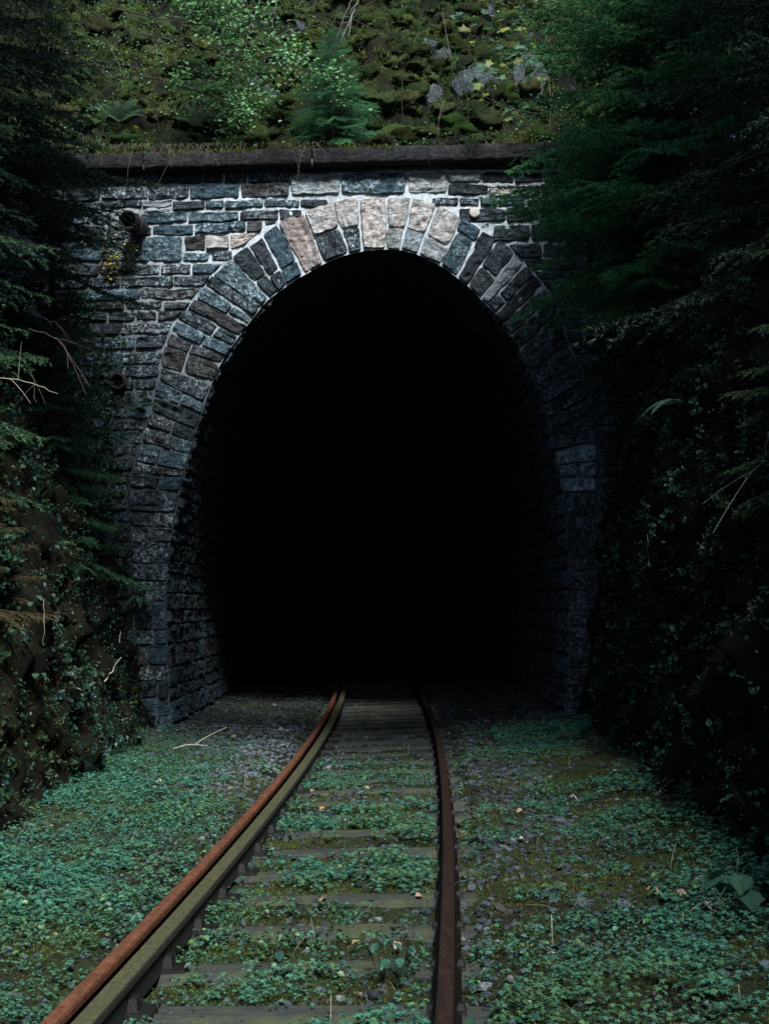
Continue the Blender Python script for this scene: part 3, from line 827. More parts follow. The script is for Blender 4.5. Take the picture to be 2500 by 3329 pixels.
x, y = scatter(36000, -2.8, 2.6, 3.9, 15.6, cover_density)
g = Geo(); np_ = len(x)
size = rng.uniform(.75, 1.45, np_)*(1+.55*np.clip(fbm(x, y, 2, .9, 3, 327)*2, -.6, 1))*np.where(x < -1, 1.0, .95)*np.where(y > 11, .9, 1)
clump = fbm(x, y, 0, 2.2, 3, 321)
BASE = np.array([.055, .20, .14]); BASE2 = np.array([.075, .165, .070])
for j in range(7):
    az = rng.uniform(0, 2*math.pi, np_); outr = rng.uniform(.008, .045, np_)*size
    hgt = (.012+.04*rng.random(np_)+.03*np.clip(clump+.3, 0, 1))*size
    P = np.stack([x+np.cos(az)*outr, y+np.sin(az)*outr, ground_z(x, y)+hgt], -1)
    tilt = rng.uniform(.1, .6, np_)
    nr = np.stack([np.cos(az)*np.sin(tilt), np.sin(az)*np.sin(tilt), np.cos(tilt)], -1)
    M = frames(nr, rng.uniform(0, 6.28, np_), .0175*size*rng.uniform(.7, 1.2, np_))
    wmix = np.clip(.35+.9*clump+.25*rng.standard_normal(np_), 0, 1)[:, None]
    col = (BASE*(1-wmix)+BASE2*wmix)*rng.uniform(.55, 1.3, (np_, 1))
    stamp(g, LOB_V, LOB_T, M, P, np.hstack([col, np.ones((np_, 1))]))
tag(g.build('ground_cover', M_LEAF), 'low carpet of small lobed blue green herb leaves over the ballast', 'ground cover', kind='stuff')

# a second, rounder weed and dead stalks mixed into the carpet
g = Geo(); x, y = scatter(9000, -2.8, 2.5, 3.9, 15.2, lambda a, b: np.clip(.15+1.8*fbm(a, b, 6, .8, 3, 331), 0, 1)*cover_density(a, b)); k = len(x)
for j in range(6):
    az = rng.uniform(0, 6.28, k); outr = rng.uniform(.005, .05, k); P = np.stack([x+np.cos(az)*outr, y+np.sin(az)*outr, ground_z(x, y)+rng.uniform(.02, .10, k)], -1); tl = rng.uniform(.1, .8, k)
    M = frames(np.stack([np.cos(az)*np.sin(tl), np.sin(az)*np.sin(tl), np.cos(tl)], -1), rng.uniform(0, 6.28, k), rng.uniform(.014, .038, k))
    stamp(g, OV, OT, M, P, jitter_col([(.05, .15, .085), (.085, .17, .06), (.03, .10, .07)][j % 3], k, .5, .2))
x, y = scatter(1500, -2.8, 2.5, 4, 15, lambda a, b: np.clip(.5+fbm(a, b, 8, 1, 2, 341), 0, 1)); k = len(x)
for i in range(k):
    L = rng.uniform(.04, .2); az = rng.uniform(0, 6.28); fl = rng.uniform(.1, 1.4); P0 = np.array([x[i], y[i], ground_z(x[i], y[i])+.02])
    d_ = np.array([math.cos(az)*math.sin(fl), math.sin(az)*math.sin(fl), math.cos(fl)]); pts = np.array([P0+d_*L*t+np.array([0, 0, -.25*L*t*t]) for t in (0, .5, 1)])
    sd = np.array([-math.sin(az), math.cos(az), 0])*rng.uniform(.001, .0022); v = np.vstack([pts-sd, pts+sd+np.array([0, 0, .001])])
    g.add(v, q=[(0, 1, 4, 3), (1, 2, 5, 4)], c=np.array([(.20, .18, .12), (.05, .09, .04), (.10, .08, .05)][i % 3])*rng.uniform(.5, 1.3))
x, y = scatter(5200, -2.8, 2.6, 4, 15, lambda a, b: np.clip(.35+1.4*fbm(a, b, 2, .9, 3, 351)+.4*(a > .9), 0, 1)); k = len(x)
M = frames(np.stack([.5*rng.standard_normal(k), .5*rng.standard_normal(k), np.ones(k)], -1), rng.uniform(0, 6.28, k), rng.uniform(.012, .034, k))
stamp(g, OV, OT, M, np.stack([x, y, ground_z(x, y)+rng.uniform(.005, .03, k)], -1), jitter_col((.055, .036, .022), k, .7, .2))
tag(g.build('weeds', M_LEAF), 'round-leaved weeds, thin dead stalks and brown leaf litter mixed through the herb carpet', 'weeds', kind='stuff')

# moss blades
def moss_dens(x, y):
    d = np.abs(x-xc(y)); n = fbm(x, y, 0, 1.6, 4, 401)
    base = np.where(d < .6, .75, np.where(x > xc(y)+.8, .55, .35))
    return np.clip(base+1.1*n, 0, 1)*np.clip((13.8-y)/3, 0, 1)*np.where(slab_free(x, y) < .5, .12, 1)
x, y = scatter(330000, -2.7, 2.5, 3.9, 13.6, moss_dens); k = len(x)
BL_V = np.array([(-.5, 0, 0), (.5, 0, 0), (.15, .3, 1.)]); BL_T = np.array([(0, 1, 2)])
g = Geo(); tl = rng.uniform(0, .8, k); az = rng.uniform(0, 6.28, k)
nr = np.stack([np.cos(az)*np.sin(tl), np.sin(az)*np.sin(tl), np.cos(tl)], -1)
M = frames(nr, rng.uniform(0, 6.28, k), rng.uniform(.006, .016, k)); M[:, :, 0] *= .45; M[:, :, 1] *= .5
mm = np.clip(.5+1.5*fbm(x, y, 0, 3, 3, 411), 0, 1)[:, None]
col = (np.array([.12, .145, .030])*(1-mm)+np.array([.06, .10, .032])*mm)*rng.uniform(.5, 1.3, (k, 1))
stamp(g, BL_V, BL_T, M, np.stack([x, y, ground_z(x, y)], -1), np.hstack([col, np.ones((k, 1))]))
tag(g.build('moss', M_MOSS), 'yellow green moss between the sleepers', 'moss', kind='stuff')

# gravel
def pebble(seed):
    r = np.random.default_rng(seed)
    import bmesh
    bm = bmesh.new(); bmesh.ops.create_icosphere(bm, subdivisions=1, radius=1)
    v = np.array([q.co[:] for q in bm.verts]); t = np.array([[a.index for a in f.verts] for f in bm.faces]); bm.free()
    v = v*(1+.28*(r.random((len(v), 1))*2-1))*np.array([1, .75, .5]); return v, t
def gravel_dens(x, y):
    d = x-xc(y); n = fbm(x, y, 0, 1.5, 3, 501)
    b = np.where(np.abs(np.abs(d)-.80) < .17, .8, .22)
    b = np.where((d > .85) & (d < 1.6) & (y > 7), .75, b)
    b = b+1.2*np.exp(-(((x+1.35)/.75)**2+((y-13.8)/3.4)**2))
    b = np.where(y > 14, .8, b)
    return np.clip(b+.5*n, 0, 1)*slab_free(x, y)
x, y = scatter(44000, -2.9, 2.7, 3.9, 24, gravel_dens); k = len(x); g = Geo(); lot = rng.integers(0, 5, k)
for i in range(5):
    pv, pt = pebble(i); m = lot == i; kk = m.sum()
    sz = rng.uniform(.008, .03, kk)*(1+.8*(rng.random(kk) < .06))
    tl = rng.uniform(0, .5, kk); az = rng.uniform(0, 6.28, kk)
    nr = np.stack([np.cos(az)*np.sin(tl), np.sin(az)*np.sin(tl), np.cos(tl)], -1)
    M = frames(nr, rng.uniform(0, 6.28, kk), sz)
    pal = np.array([(.036, .050, .06), (.055, .078, .09), (.022, .028, .032), (.15, .17, .175), (.045, .042, .04)])
    col = pal[rng.choice(5, kk, p=[.36, .25, .25, .04, .10])]*rng.uniform(.6, 1.3, (kk, 1))
    yy = y[m]; col = col*np.where(yy > 16.5, .6, 1)[:, None]  # stones inside the tunnel darkened to paint in its shade
    pale = np.exp(-(((x[m]+1.35)/.7)**2+((yy-13.8)/3.0)**2))[:, None]; col = col+pale*np.array([.07, .09, .10])*rng.uniform(.3, 1.4, (kk, 1))
    stamp(g, pv, pt, M, np.stack([x[m], yy, ground_z(x[m], yy)+sz*.25], -1), np.hstack([col, np.ones((kk, 1))]))
tag(g.build('ballast', M_GRAVEL), 'grey crushed stone ballast showing between the plants and in the tunnel mouth', 'ballast', kind='stuff')

# ------------------------------------------------------------------ vegetation builders
def scatter_surface(P, Nn, tv, tt, size, col, g, up=.3, r=rng):
    k = len(P)
    nr = Nn+up*np.array([[0, 0, 1.]])+.6*(r.random((k, 3))*2-1)
    M = frames(nr, r.uniform(0, 6.28, k), size); stamp(g, tv, tt, M, P, col)

def bank_sample(side, n, y0, y1, s0, s1, r=rng):
    y = r.uniform(y0, y1, n); s = r.uniform(s0, s1, n); P = bank_pt(side, y, s)
    e = .02; a = bank_pt(side, y+e, s)-P; b = bank_pt(side, y, s+e)-P
    nn = np.cross(a, b); nn /= np.linalg.norm(nn, axis=1)[:, None]; nn *= np.sign(nn[:, :1]*-side)+(nn[:, :1] == 0)
    return P, nn, y, s

# undergrowth of the two banks: small leaves, hanging roots and dry grass
def sprig_template(seed, nl=8):
    r = np.random.default_rng(seed); V = []; T = []; n = 0; ov, ot = OV, OT
    for i in range(nl):
        t = (i+1)/nl; p = np.array([.35*math.sin(t*1.5), 0, .9*t-.35*t*t]); a = i*2.5+r.uniform(-.4, .4)
        M = frames(np.array([[math.cos(a)*.6, math.sin(a)*.6, .8]]), np.array([a+1.57+r.uniform(-.5, .5)]), [.34*r.uniform(.6, 1.1)])[0]
        V.append(ov@M.T+p+.08*r.normal(size=3)); T.append(ot+n); n += len(ov)
    V.append(np.array([(0, -.012, 0), (0, .012, 0), (.3, 0, .6)])); T.append(np.array([(0, 1, 2)])+n)
    return np.vstack(V), np.vstack(T)
SPR = [sprig_template(i) for i in range(4)]
for side, lab in ((-1, 'dark tangle of small leaves, roots and dry grass hanging on the rocky bank left of the portal'), (1, 'dark tangle of leaves, roots and dead grass on the shaded bank right of the portal')):
    g = Geo(); n = 42000
    P, Nn, yy, ss = bank_sample(side, n, 3.2, 15.4, .1, 9.5)
    cl = fbm(yy, ss, side, 1.5, 4, 601); keep = rng.random(n) < np.clip(.2+1.6*cl, .02, 1); P, Nn, cl, ss = P[keep], Nn[keep], cl[keep], ss[keep]; k = len(P)
    br = np.clip(fbm(P[:, 1], P[:, 2], 4, .8, 3, 611)*1.8-.1, 0, 1)[:, None]*(1 if side < 0 else .2)
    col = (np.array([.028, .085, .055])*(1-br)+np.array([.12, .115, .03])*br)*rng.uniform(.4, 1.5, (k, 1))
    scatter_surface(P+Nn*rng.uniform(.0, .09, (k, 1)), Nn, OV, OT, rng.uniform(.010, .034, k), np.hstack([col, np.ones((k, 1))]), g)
    for q_, (sv, st_) in enumerate(SPR):
        n = 6000 if side < 0 else 3600; P, Nn, yy, ss = bank_sample(side, n, 3.2, 15.4, .05, 8.5); cl = fbm(yy, ss, side+9, 1.0, 4, 631+q_)
        keep = rng.random(n) < np.clip(.25+1.5*cl, .03, 1); P, Nn = P[keep], Nn[keep]; k = len(P)
        M = frames(Nn+np.array([[0, 0, .3]])+.7*(rng.random((k, 3))-.5), rng.uniform(0, 6.28, k), rng.uniform(.05, .17, k))
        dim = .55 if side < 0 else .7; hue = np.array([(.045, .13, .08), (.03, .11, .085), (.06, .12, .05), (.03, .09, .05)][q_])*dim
        stamp(g, sv, st_, M, P, np.hstack([hue*rng.uniform(.35, 1.4, (k, 1)), np.ones((k, 1))]))
    n = 80000; P, Nn, yy, ss = bank_sample(side, n, 3.2, 15.4, .1, 8)      # moss cushions
    cl = fbm(yy, ss, side, 1.1, 4, 621); keep = rng.random(n) < np.clip(.1+1.5*cl, 0, 1); P, Nn = P[keep], Nn[keep]; k = len(P)
    M = frames(Nn+.7*(rng.random((k, 3))-.5), rng.uniform(0, 6.28, k), rng.uniform(.02, .05, k)); M[:, :, 0] *= .3
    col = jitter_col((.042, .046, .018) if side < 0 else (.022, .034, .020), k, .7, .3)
    stamp(g, BL_V, BL_T, M, P, col)
    n = 7500; P, Nn, yy, ss = bank_sample(side, n, 3.2, 15.4, .5, 8)       # hanging blades
    for i in range(n):
        L = rng.uniform(.08, .45); w1 = rng.uniform(.0012, .0028); pts = []
        out = Nn[i]*.09; lat = rng.uniform(-.25, .25)
        for t in (0, .35, .7, 1):
            pts.append(P[i]+out*math.sin(t*2.4)+np.array([0, lat*t*L, -L*t*t*.9+.10*L*math.sin(t*3)]))
        pts = np.array(pts); sd = np.array([.3*side, 1, 0])*w1
        v = np.vstack([pts-sd, pts+sd]); q = [(0, 1, 5, 4), (1, 2, 6, 5), (2, 3, 7, 6)]
        c = np.array([.085, .075, .05]) if rng.random() < .3 else np.array([.022, .03, .016])
        g.add(v, q=q, c=c*rng.uniform(.5, 1.4))
    tag(g.build('undergrowth', M_LEAF), lab, 'undergrowth', kind='stuff')

# creepers and moss on the masonry beside the ring
g = Geo(); r8 = np.random.default_rng(88)
for q_, (sv, st_) in enumerate(SPR):
    n = 900; u = np.where(r8.random(n) < .6, r8.uniform(150, 520, n), r8.uniform(1870, 2100, n)); v = r8.uniform(950, 2380, n)
    edge = np.where(u < 1000, np.interp(v, [950, 1250, 1500, 1800, 2400], [300, 400, 400, 425, 470]), np.interp(v, [950, 1300, 1600, 2400], [1900, 1985, 1945, 1930]))
    pr_ = np.where(u < 1000, (edge-u)/110+.35, (u-edge)/70+.3)+1.1*fbm(u/258, v/258, 0, 1.6, 3, 881)
    keep = r8.random(n) < np.clip(pr_, 0, 1); u, v = u[keep], v[keep]; k = len(u)
    P = fn_wall(u, v, .02); nn = np.tile([[0, -1., .1]], (k, 1))+.6*(r8.random((k, 3))-.5)
    M = frames(nn, r8.uniform(0, 6.28, k), r8.uniform(.05, .16, k)); stamp(g, sv, st_, M, P, np.hstack([np.array([.022, .06, .04])*r8.uniform(.3, 1.5, (k, 1)), np.ones((k, 1))]))
n = 30000; u = np.where(r8.random(n) < .6, r8.uniform(150, 560, n), r8.uniform(1870, 2100, n)); v = r8.uniform(950, 2400, n)
edge = np.where(u < 1000, np.interp(v, [950, 1250, 1500, 1800, 2400], [300, 400, 400, 425, 470]), np.interp(v, [950, 1300, 1600, 2400], [1900, 1985, 1945, 1930]))
pr_ = np.where(u < 1000, (edge-u)/110+.1, (u-edge)/70+.1)+1.6*fbm(u/258, v/258, 0, 2, 4, 883); keep = r8.random(n) < np.clip(pr_, 0, 1); u, v = u[keep], v[keep]; k = len(u)
M = frames(np.tile([[0, -1., -.5]], (k, 1))+.8*(r8.random((k, 3))-.5), r8.uniform(0, 6.28, k), r8.uniform(.02, .08, k)); M[:, :, 0] *= .3
stamp(g, BL_V, BL_T, M, fn_wall(u, v, .005), jitter_col((.020, .028, .014), k, .7, .3, r8))
tag(g.build('creeper', M_LEAF), 'dark creepers and hanging moss on the masonry beside the arch ring', 'creeper', kind='stuff')

# hillside cover: moss cushions and grass over the coping
def hill_norm(x, y):
    e = .05; a = (hill_z(x+e, y)-hill_z(x-e, y))/(2*e); b = (hill_z(x, y+e)-hill_z(x, y-e))/(2*e)
    n = np.stack([-a, -b, np.ones_like(a)], -1); return n/np.linalg.norm(n, axis=1)[:, None]
# moss hummocks: lumps that overhang a little, so that real gaps of shade open under them
import bmesh
def lump(seed):
    bm = bmesh.new(); bmesh.ops.create_icosphere(bm, subdivisions=3, radius=1)
    v = np.array([q.co[:] for q in bm.verts]); t = np.array([[a.index for a in f.verts] for f in bm.faces]); bm.free()
    v = v*(1+1.1*fbm(v[:, 0], v[:, 1], v[:, 2], 1.5, 5, seed)[:, None]+.35*fbm(v[:, 0], v[:, 1], v[:, 2], 5, 3, seed+3)[:, None]); return v, t
r6 = np.random.default_rng(66)
hx_ = list(r6.uniform(-5.2, 4.6, 2600)); hy_ = list(WY+.25+5.9*r6.random(2600)); hs_ = list(.035+.15*r6.random(2600)**2.0)
for path in ([(1351, 300), (1413, 250), (1490, 220), (1566, 180), (1669, 175)], [(1440, 150), (1470, 110), (1515, 88), (1545, 110)], [(1180, 330), (1260, 345), (1330, 330)], [(800, 330), (870, 360), (900, 420)], [(640, 410), (760, 425), (840, 400)], [(1180, 60), (1300, 90), (1390, 120)], [(1650, 300), (1700, 230), (1780, 210)]):
    for (u0, v0), (u1, v1) in zip(path[:-1], path[1:]):
        for t in (0, .33, .66):
            p = hit_hill(u0+(u1-u0)*t, v0+(v1-v0)*t); hx_.append(p[0]); hy_.append(p[1]); hs_.append(r6.uniform(.13, .2))
hx_, hy_, hs_ = map(np.array, (hx_, hy_, hs_)); lotl = r6.integers(0, 5, len(hx_))
gm = Geo(); HP = []; HN = []
for i in range(5):
    lv_, lt2 = lump(900+i); m = lotl == i; k = m.sum(); n_ = np.stack([.25*r6.normal(size=k), -.35+.25*r6.normal(size=k), np.ones(k)], -1)
    M = frames(n_, r6.uniform(0, 6.28, k), hs_[m]); M[:, :, 0] *= r6.uniform(.8, 1.7, (k, 1)); M[:, :, 2] *= r6.uniform(.4, .9, (k, 1))
    Pc = np.stack([hx_[m], hy_[m], hill_z(hx_[m], hy_[m])-.02], -1)
    stamp(gm, lv_, lt2, M, Pc, jitter_col((.022, .034, .011), k, .6, .25))
    vv = np.einsum('kij,nj->kni', M, lv_)+Pc[:, None, :]; nn_ = np.einsum('kij,nj->kni', M, lv_/np.linalg.norm(lv_, axis=1)[:, None])
    HP.append(vv.reshape(-1, 3)); HN.append(nn_.reshape(-1, 3))
HP = np.vstack(HP); HN = np.vstack(HN); HN /= np.linalg.norm(HN, axis=1)[:, None]
tag(gm.build('moss', M_HUMMOCK, smooth=True), 'rounded cushions of moss swelling out of the slope above the coping', 'moss', kind='stuff')
up_ = HN[:, 2] > .05; HP = HP[up_]; HN = HN[up_]; ii = r6.integers(0, len(HP), 330000); HP = HP[ii]+.028*r6.normal(size=(330000, 3)); HN = HN[ii]
mm = np.clip(.5+1.6*fbm(HP[:, 0], HP[:, 1], HP[:, 2], 1.6, 3, 711), 0, 1)[:, None]; k = len(HP)
gb = Geo(); M = frames(HN+.6*(rng.random((k, 3))-.5), rng.uniform(0, 6.28, k), rng.uniform(.018, .055, k)); M[:, :, 0] *= .32
col = (np.array([.15, .185, .036])*(1-mm)+np.array([.030, .072, .028])*mm)*rng.uniform(.5, 1.4, (k, 1))
stamp(gb, BL_V, BL_T, M, HP, np.hstack([col, np.ones((k, 1))]))
tag(gb.build('moss', M_MOSS), 'fine feathery moss tips on the cushions of the slope', 'moss', kind='stuff')
g = Geo(); n = 120000
x = rng.uniform(-5.6, 5.2, n); y = WY+.25+6.2*rng.random(n)
m = fbm(x, y, 0, 1.1, 4, 701); keep = rng.random(n) < np.clip(.55+1.4*m, .05, 1); x, y, m = x[keep], y[keep], m[keep]; k = len(x)
nn = hill_norm(x, y); keep = rng.random(k) < np.clip((nn[:, 2]-.42)*5, .05, 1); x, y, nn = x[keep], y[keep], nn[keep]; k = len(x)
P = np.stack([x, y, hill_z(x, y)], -1)
M = frames(nn+.8*(rng.random((k, 3))-.5), rng.uniform(0, 6.28, k), rng.uniform(.018, .055, k)); M[:, :, 0] *= .38
mm = np.clip(.5+1.6*fbm(x, y, 0, 2.1, 3, 711), 0, 1)[:, None]
col = (np.array([.085, .105, .015])*(1-mm)+np.array([.030, .062, .014])*mm)*rng.uniform(.45, 1.4, (k, 1))
stamp(g, BL_V, BL_T, M, P, np.hstack([col, np.ones((k, 1))]))
tag(g.build('moss', M_MOSS), 'lumpy green moss and short grass covering the slope above the coping', 'moss', kind='stuff')
g = Geo(); n = 5200
x = rng.uniform(-5.4, 5, n); y = WY+.1+5.6*rng.random(n)**1.3; m = fbm(x, y, 0, 1.4, 3, 721)
keep = rng.random(n) < np.clip(.3+1.5*m, .02, 1); x, y = x[keep], y[keep]
for i in range(len(x)):
    L = rng.uniform(.08, .32); P0 = np.array([x[i], y[i], hill_z(x[i], y[i])]); lean = rng.normal(0, .35, 2)
    pts = np.array([P0+np.array([lean[0]*t*t*L, -.35*t*t*L+lean[1]*t*t*L*.5, L*(t-.45*t*t)]) for t in (0, .4, .75, 1)])
    sd = np.array([rng.uniform(.0012, .0026), 0, 0]); v = np.vstack([pts-sd, pts+sd*np.array([1, 1, 1])])
    c = np.array([.16, .145, .085]) if rng.random() < .22 else np.array([.045, .07, .025])
    g.add(v, q=[(0, 1, 5, 4), (1, 2, 6, 5), (2, 3, 7, 6)], c=c*rng.uniform(.5, 1.3))
# dry blades that hang over the edge of the coping, in a few tufts
for ux, cnt in ((440, 26), (560, 34), (660, 20), (760, 16), (900, 10), (990, 12), (1060, 8), (1400, 8), (1600, 8)):
    for _ in range(cnt):
        P0 = atY(ux+rng.normal(0, 45), 470, WY-.2); P0[2] = ZT+.01; L = rng.uniform(.05, .3)*(1+1.2*(rng.random() < .15)); L = L*(.5 if rng.random() < .5 else 1)
        lean = rng.normal(0, 1.1)
        pts = np.array([P0+np.array([lean*t*L, -.12*math.sin(t*2)-.02, .03*math.sin(t*3.1)-L*t*t]) for t in (0, .3, .6, .8, 1)])
        sd = np.array([.0011, 0, 0]); v = np.vstack([pts-sd, pts+sd])
        g.add(v, q=[(i, i+1, i+6, i+5) for i in range(4)], c=np.array([.22, .20, .14])*rng.uniform(.3, 1.2))
tag(g.build('grass', M_LEAF), 'thin grass blades on the slope and dry tufts hanging over the coping', 'grass', kind='stuff')
# moss growing on the coping
g = Geo(); n = 26000; x = rng.uniform(-5, 3, n); u_ = rng.random(n)
yy = WY-.225+.45*u_; zz = ZT+.012*(x+.2)-rng.random(n)*.10*(u_ < .22)*(fbm(x, 0, 0, 2, 3, 733) > 0)
m = fbm(x, yy*.3, 0, 2.6, 4, 731); keep = rng.random(n) < np.clip(.25+2.4*m+np.where(x < .2, .2, -.35), 0, 1); x, yy, zz = x[keep], yy[keep], zz[keep]; k = len(x)
nr = np.stack([.5*rng.standard_normal(k), -.35+.5*rng.standard_normal(k), np.ones(k)], -1)
M = frames(nr, rng.uniform(0, 6.28, k), rng.uniform(.018, .06, k)); M[:, :, 0] *= .4
stamp(g, BL_V, BL_T, M, np.stack([x, yy, zz-.01], -1), jitter_col((.075, .095, .018), k, .7, .3))
g.build('coping_moss', M_MOSS, portal)

# rock outcrops of the slope
def rock(loc, size, rotz, tilt, label, seed, group=None, mat=None, col=(.055, .062, .07)):
    import bmesh
    bm = bmesh.new(); bmesh.ops.create_icosphere(bm, subdivisions=4, radius=1)
    v = np.array([q.co[:] for q in bm.verts]); t = np.array([[a.index for a in f.verts] for f in bm.faces]); bm.free()
    r = np.random.default_rng(seed)
    for _ in range(9):                        # cleave with planes
        n_ = r.normal(size=3); n_ /= np.linalg.norm(n_); d = r.uniform(.45, .85)
        over = np.clip(v@n_-d, 0, None); v = v-over[:, None]*n_
    v += .10*fbm(v[:, 0]*5, v[:, 1]*1.5, v[:, 2]*1.2, 1.3, 4, seed)[:, None]*v
    v *= np.array(size); Mx = np.array(Matrix.Rotation(rotz, 3, 'Z')@Matrix.Rotation(tilt, 3, 'X'))
    v = v@Mx.T; g = Geo(); g.add(v+np.array(loc), t=t, c=(*col, .55))
    o = g.build('rock', mat or M_ROCK, origin=loc)
    return tag(o, label, 'rock', group)
for i, (u, v, sx, sz, ti, lab) in enumerate([
        (1400, 165, .24, .20, .1, 'grey slate outcrop highest on the mossy slope, under an overhang'), (1445, 215, .14, .26, -.1, 'narrow pale slate rock below the mossy overhang'),
        (1545, 265, .22, .32, .0, 'large grey slate slab in the middle of the slope outcrops'), (1505, 125, .10, .09, 0, 'small round grey rock capped with moss'),
        (1415, 320, .13, .22, .2, 'leaning slate rock low on the slope beside the slab'), (1728, 285, .17, .42, 0, 'tall dark slate rock face at the right end of the slope'),
        (870, 340, .10, .18, .2, 'slim grey rock left of the small spruce'), (835, 290, .10, .1, 0, 'small grey rock under the birch twigs'), (970, 95, .06, .12, 0, 'small upright pale stone high on the left slope'),
        (1590, 60, .12, .2, 0, 'grey rock ledge near the top of the slope')]):
    p = hit_hill(u, v); rock(p+np.array([0, .05, 0]), (sx*1.6, .26, sz*1.5), .2*(i % 3-1), -.35+ti, lab, 40+i, 'slate outcrops on the slope', col=(.034, .050, .052))

# ---- spruce
def spruce_branch(L, r, dens=1.0, fine=1.0):
    """needle-covered branch along +x drooping a little; returns Geo pieces (needles), (wood)"""
    gn = ([], []); wood = Geo(); segs = []
    tt = np.linspace(0, 1, 9); ax = np.stack([L*tt, .06*L*np.sin(tt*3+r.uniform(0, 6)), -.22*L*tt**1.6+.10*L*tt**3], 1)
    tube(wood, ax, np.linspace(.0055, .0015, 9), c=(.05, .035, .028), n=4)
    def at(t): return np.array([np.interp(t, tt, ax[:, k]) for k in range(3)])
    segs.append((at(.15), at(.6))); segs.append((at(.6), at(1.0)))
    nside = int(L/.042)
    for i in range(nside):
        t = .12+.86*i/nside; sgn = 1 if i % 2 else -1; p = at(t)
        l = L*.42*(1-t)**.8*r.uniform(.6, 1.1)+.05
        an = sgn*R(r.uniform(42, 62)); d = np.array([math.cos(an), math.sin(an), -.18+r.uniform(-.2, .12)])
        e = p+d*l; e[2] -= .15*l; mid = (p+e)/2+np.array([0, 0, .03*l])
        segs.append((p, mid)); segs.append((mid, e))
        ns = int(l/.05)
        for j in range(1, ns):
            for s2 in (-1, 1):
                if r.random() < .25: continue
                tq = j/ns; pp = p+(e-p)*tq; l2 = min(.13, l*.35)*(1-tq*.6)*r.uniform(.6, 1.2)
                a2 = an+s2*R(r.uniform(35, 55)); d2 = np.array([math.cos(a2), math.sin(a2), -.25+r.uniform(-.2, .2)])
                segs.append((pp, pp+d2*l2))
    A = np.array([s[0] for s in segs]); B = np.array([s[1] for s in segs]); ln = np.linalg.norm(B-A, axis=1)
    cnt = np.maximum(3, (ln*170*dens).astype(int)); idx = np.repeat(np.arange(len(A)), cnt); k = len(idx)
    t = r.random(k); P = A[idx]+(B-A)[idx]*t[:, None]; D = (B-A)[idx]/ln[idx][:, None]
    q = r.normal(size=(k, 3)); q[:, 2] = q[:, 2]*.6+.15; q -= (q*D).sum(1)[:, None]*D; q /= np.linalg.norm(q, axis=1)[:, None]
    nd = D*.75+q*.75; nd /= np.linalg.norm(nd, axis=1)[:, None]; ln2 = r.uniform(.020, .032, k)*fine
    sd = np.cross(nd, r.normal(size=(k, 3))); sd /= np.linalg.norm(sd, axis=1)[:, None]; sd *= .0030*fine
    V = np.stack([P-sd, P+sd, P+nd*ln2[:, None]], 1).reshape(-1, 3); T = np.arange(3*k).reshape(-1, 3)
    tip = np.clip(np.linalg.norm(P, axis=1)/L, 0, 1)
    return V, T, tip, wood

_br = [spruce_branch(1.0, np.random.default_rng(100+i), 2.0, .8) for i in range(4)]
_br2 = [spruce_branch(1.0, np.random.default_rng(200+i), .35, 2.0) for i in range(2)]
def make_spruce(base, H, rmax, nb, label, cat='spruce', lowfree=.12, col=(.018, .05, .022), seed=1, lod=0, group=None, power=.85, azr=None, taper=0):
    r = np.random.default_rng(seed)
    o = empty('spruce_tree', base, label, 'spruce tree', group)
    base = np.array(base, float)
    g = Geo(); n = 12; ts = np.linspace(0, 1, n)
    pts = base+np.stack([.05*H*.2*np.sin(ts*3+seed), .05*H*.2*np.cos(ts*2+seed)-.0, ts*H], 1); pts[:, :2] += base[:2]-pts[0, :2]
    tube(g, pts, np.linspace(.018*H+.01, .004, n), c=(.05, .038, .03), n=8); trunk = g
    gn = Geo(); 
    src = _br if lod == 0 else _br2
    for i in range(nb):
        t = lowfree+(1-lowfree)*((i+.5)/nb)**.9
        L = (rmax*(1-t)**power*r.uniform(.75, 1.1)+.06*rmax)*(1 if not taper else min(1, taper+(t-lowfree)*3.2))
        az = i*2.399963+r.uniform(-.3, .3)
        if azr is not None: az = azr[0]+(azr[1]-azr[0])*((az/(2*math.pi)) % 1)
        V, T, tip, wood = src[r.integers(len(src))]
        p = np.array([np.interp(t, ts, pts[:, k]) for k in range(3)])
        dip = r.uniform(-.35, .05)+.35*t
        M = np.array(Matrix.Rotation(az, 3, 'Z')@Matrix.Rotation(-dip, 3, 'Y')@Matrix.Rotation(r.uniform(-.25, .25), 3, 'X'))*L
        # needles keep their size: the scale is baked into branch length
        vv = V@M.T+p
        c0 = np.array(col)*r.uniform(.7, 1.3); tp = tip[:, None]**2
        cc = c0*(1-tp)+c0*np.array([1.9, 1.9, 1.5])*tp
        cc = np.repeat(cc*r.uniform(.7, 1.3, (len(cc), 1)), 3, axis=0)
        gn.add(vv, t=T, c=cc)
        wv = np.vstack(wood.v)@M.T+p; trunk.add(wv, q=np.vstack(wood.q), c=(.045, .032, .026))
    trunk.build('trunk', M_BARK, o); gn.build('crown', M_NEEDLE, o)
    return o
DK = (.024, .060, .034)
make_spruce((-4.3, 12.8, 5.0), 8.5, 2.0, 190, 'tall dark spruce on the bank at the upper left beside the coping', seed=11, lowfree=.0, col=(.014, .034, .018))
make_spruce((-4.0, 9.8, 3.0), 9.5, 1.5, 200, 'dark spruce nearest on the left bank, behind the bare twigs', seed=12, lowfree=.0, col=DK)
make_spruce((-3.7, 13.6, 2.3), 4.6, 1.05, 150, 'small spruce with drooping green tips on the left bank beside the wall', seed=13, lowfree=.0, col=(.026, .080, .042))
make_spruce((-3.35, 9.4, 1.7), 2.2, .8, 90, 'brownish small spruce hanging on the left bank at the picture edge', seed=14, lowfree=.0, col=(.05, .044, .022))
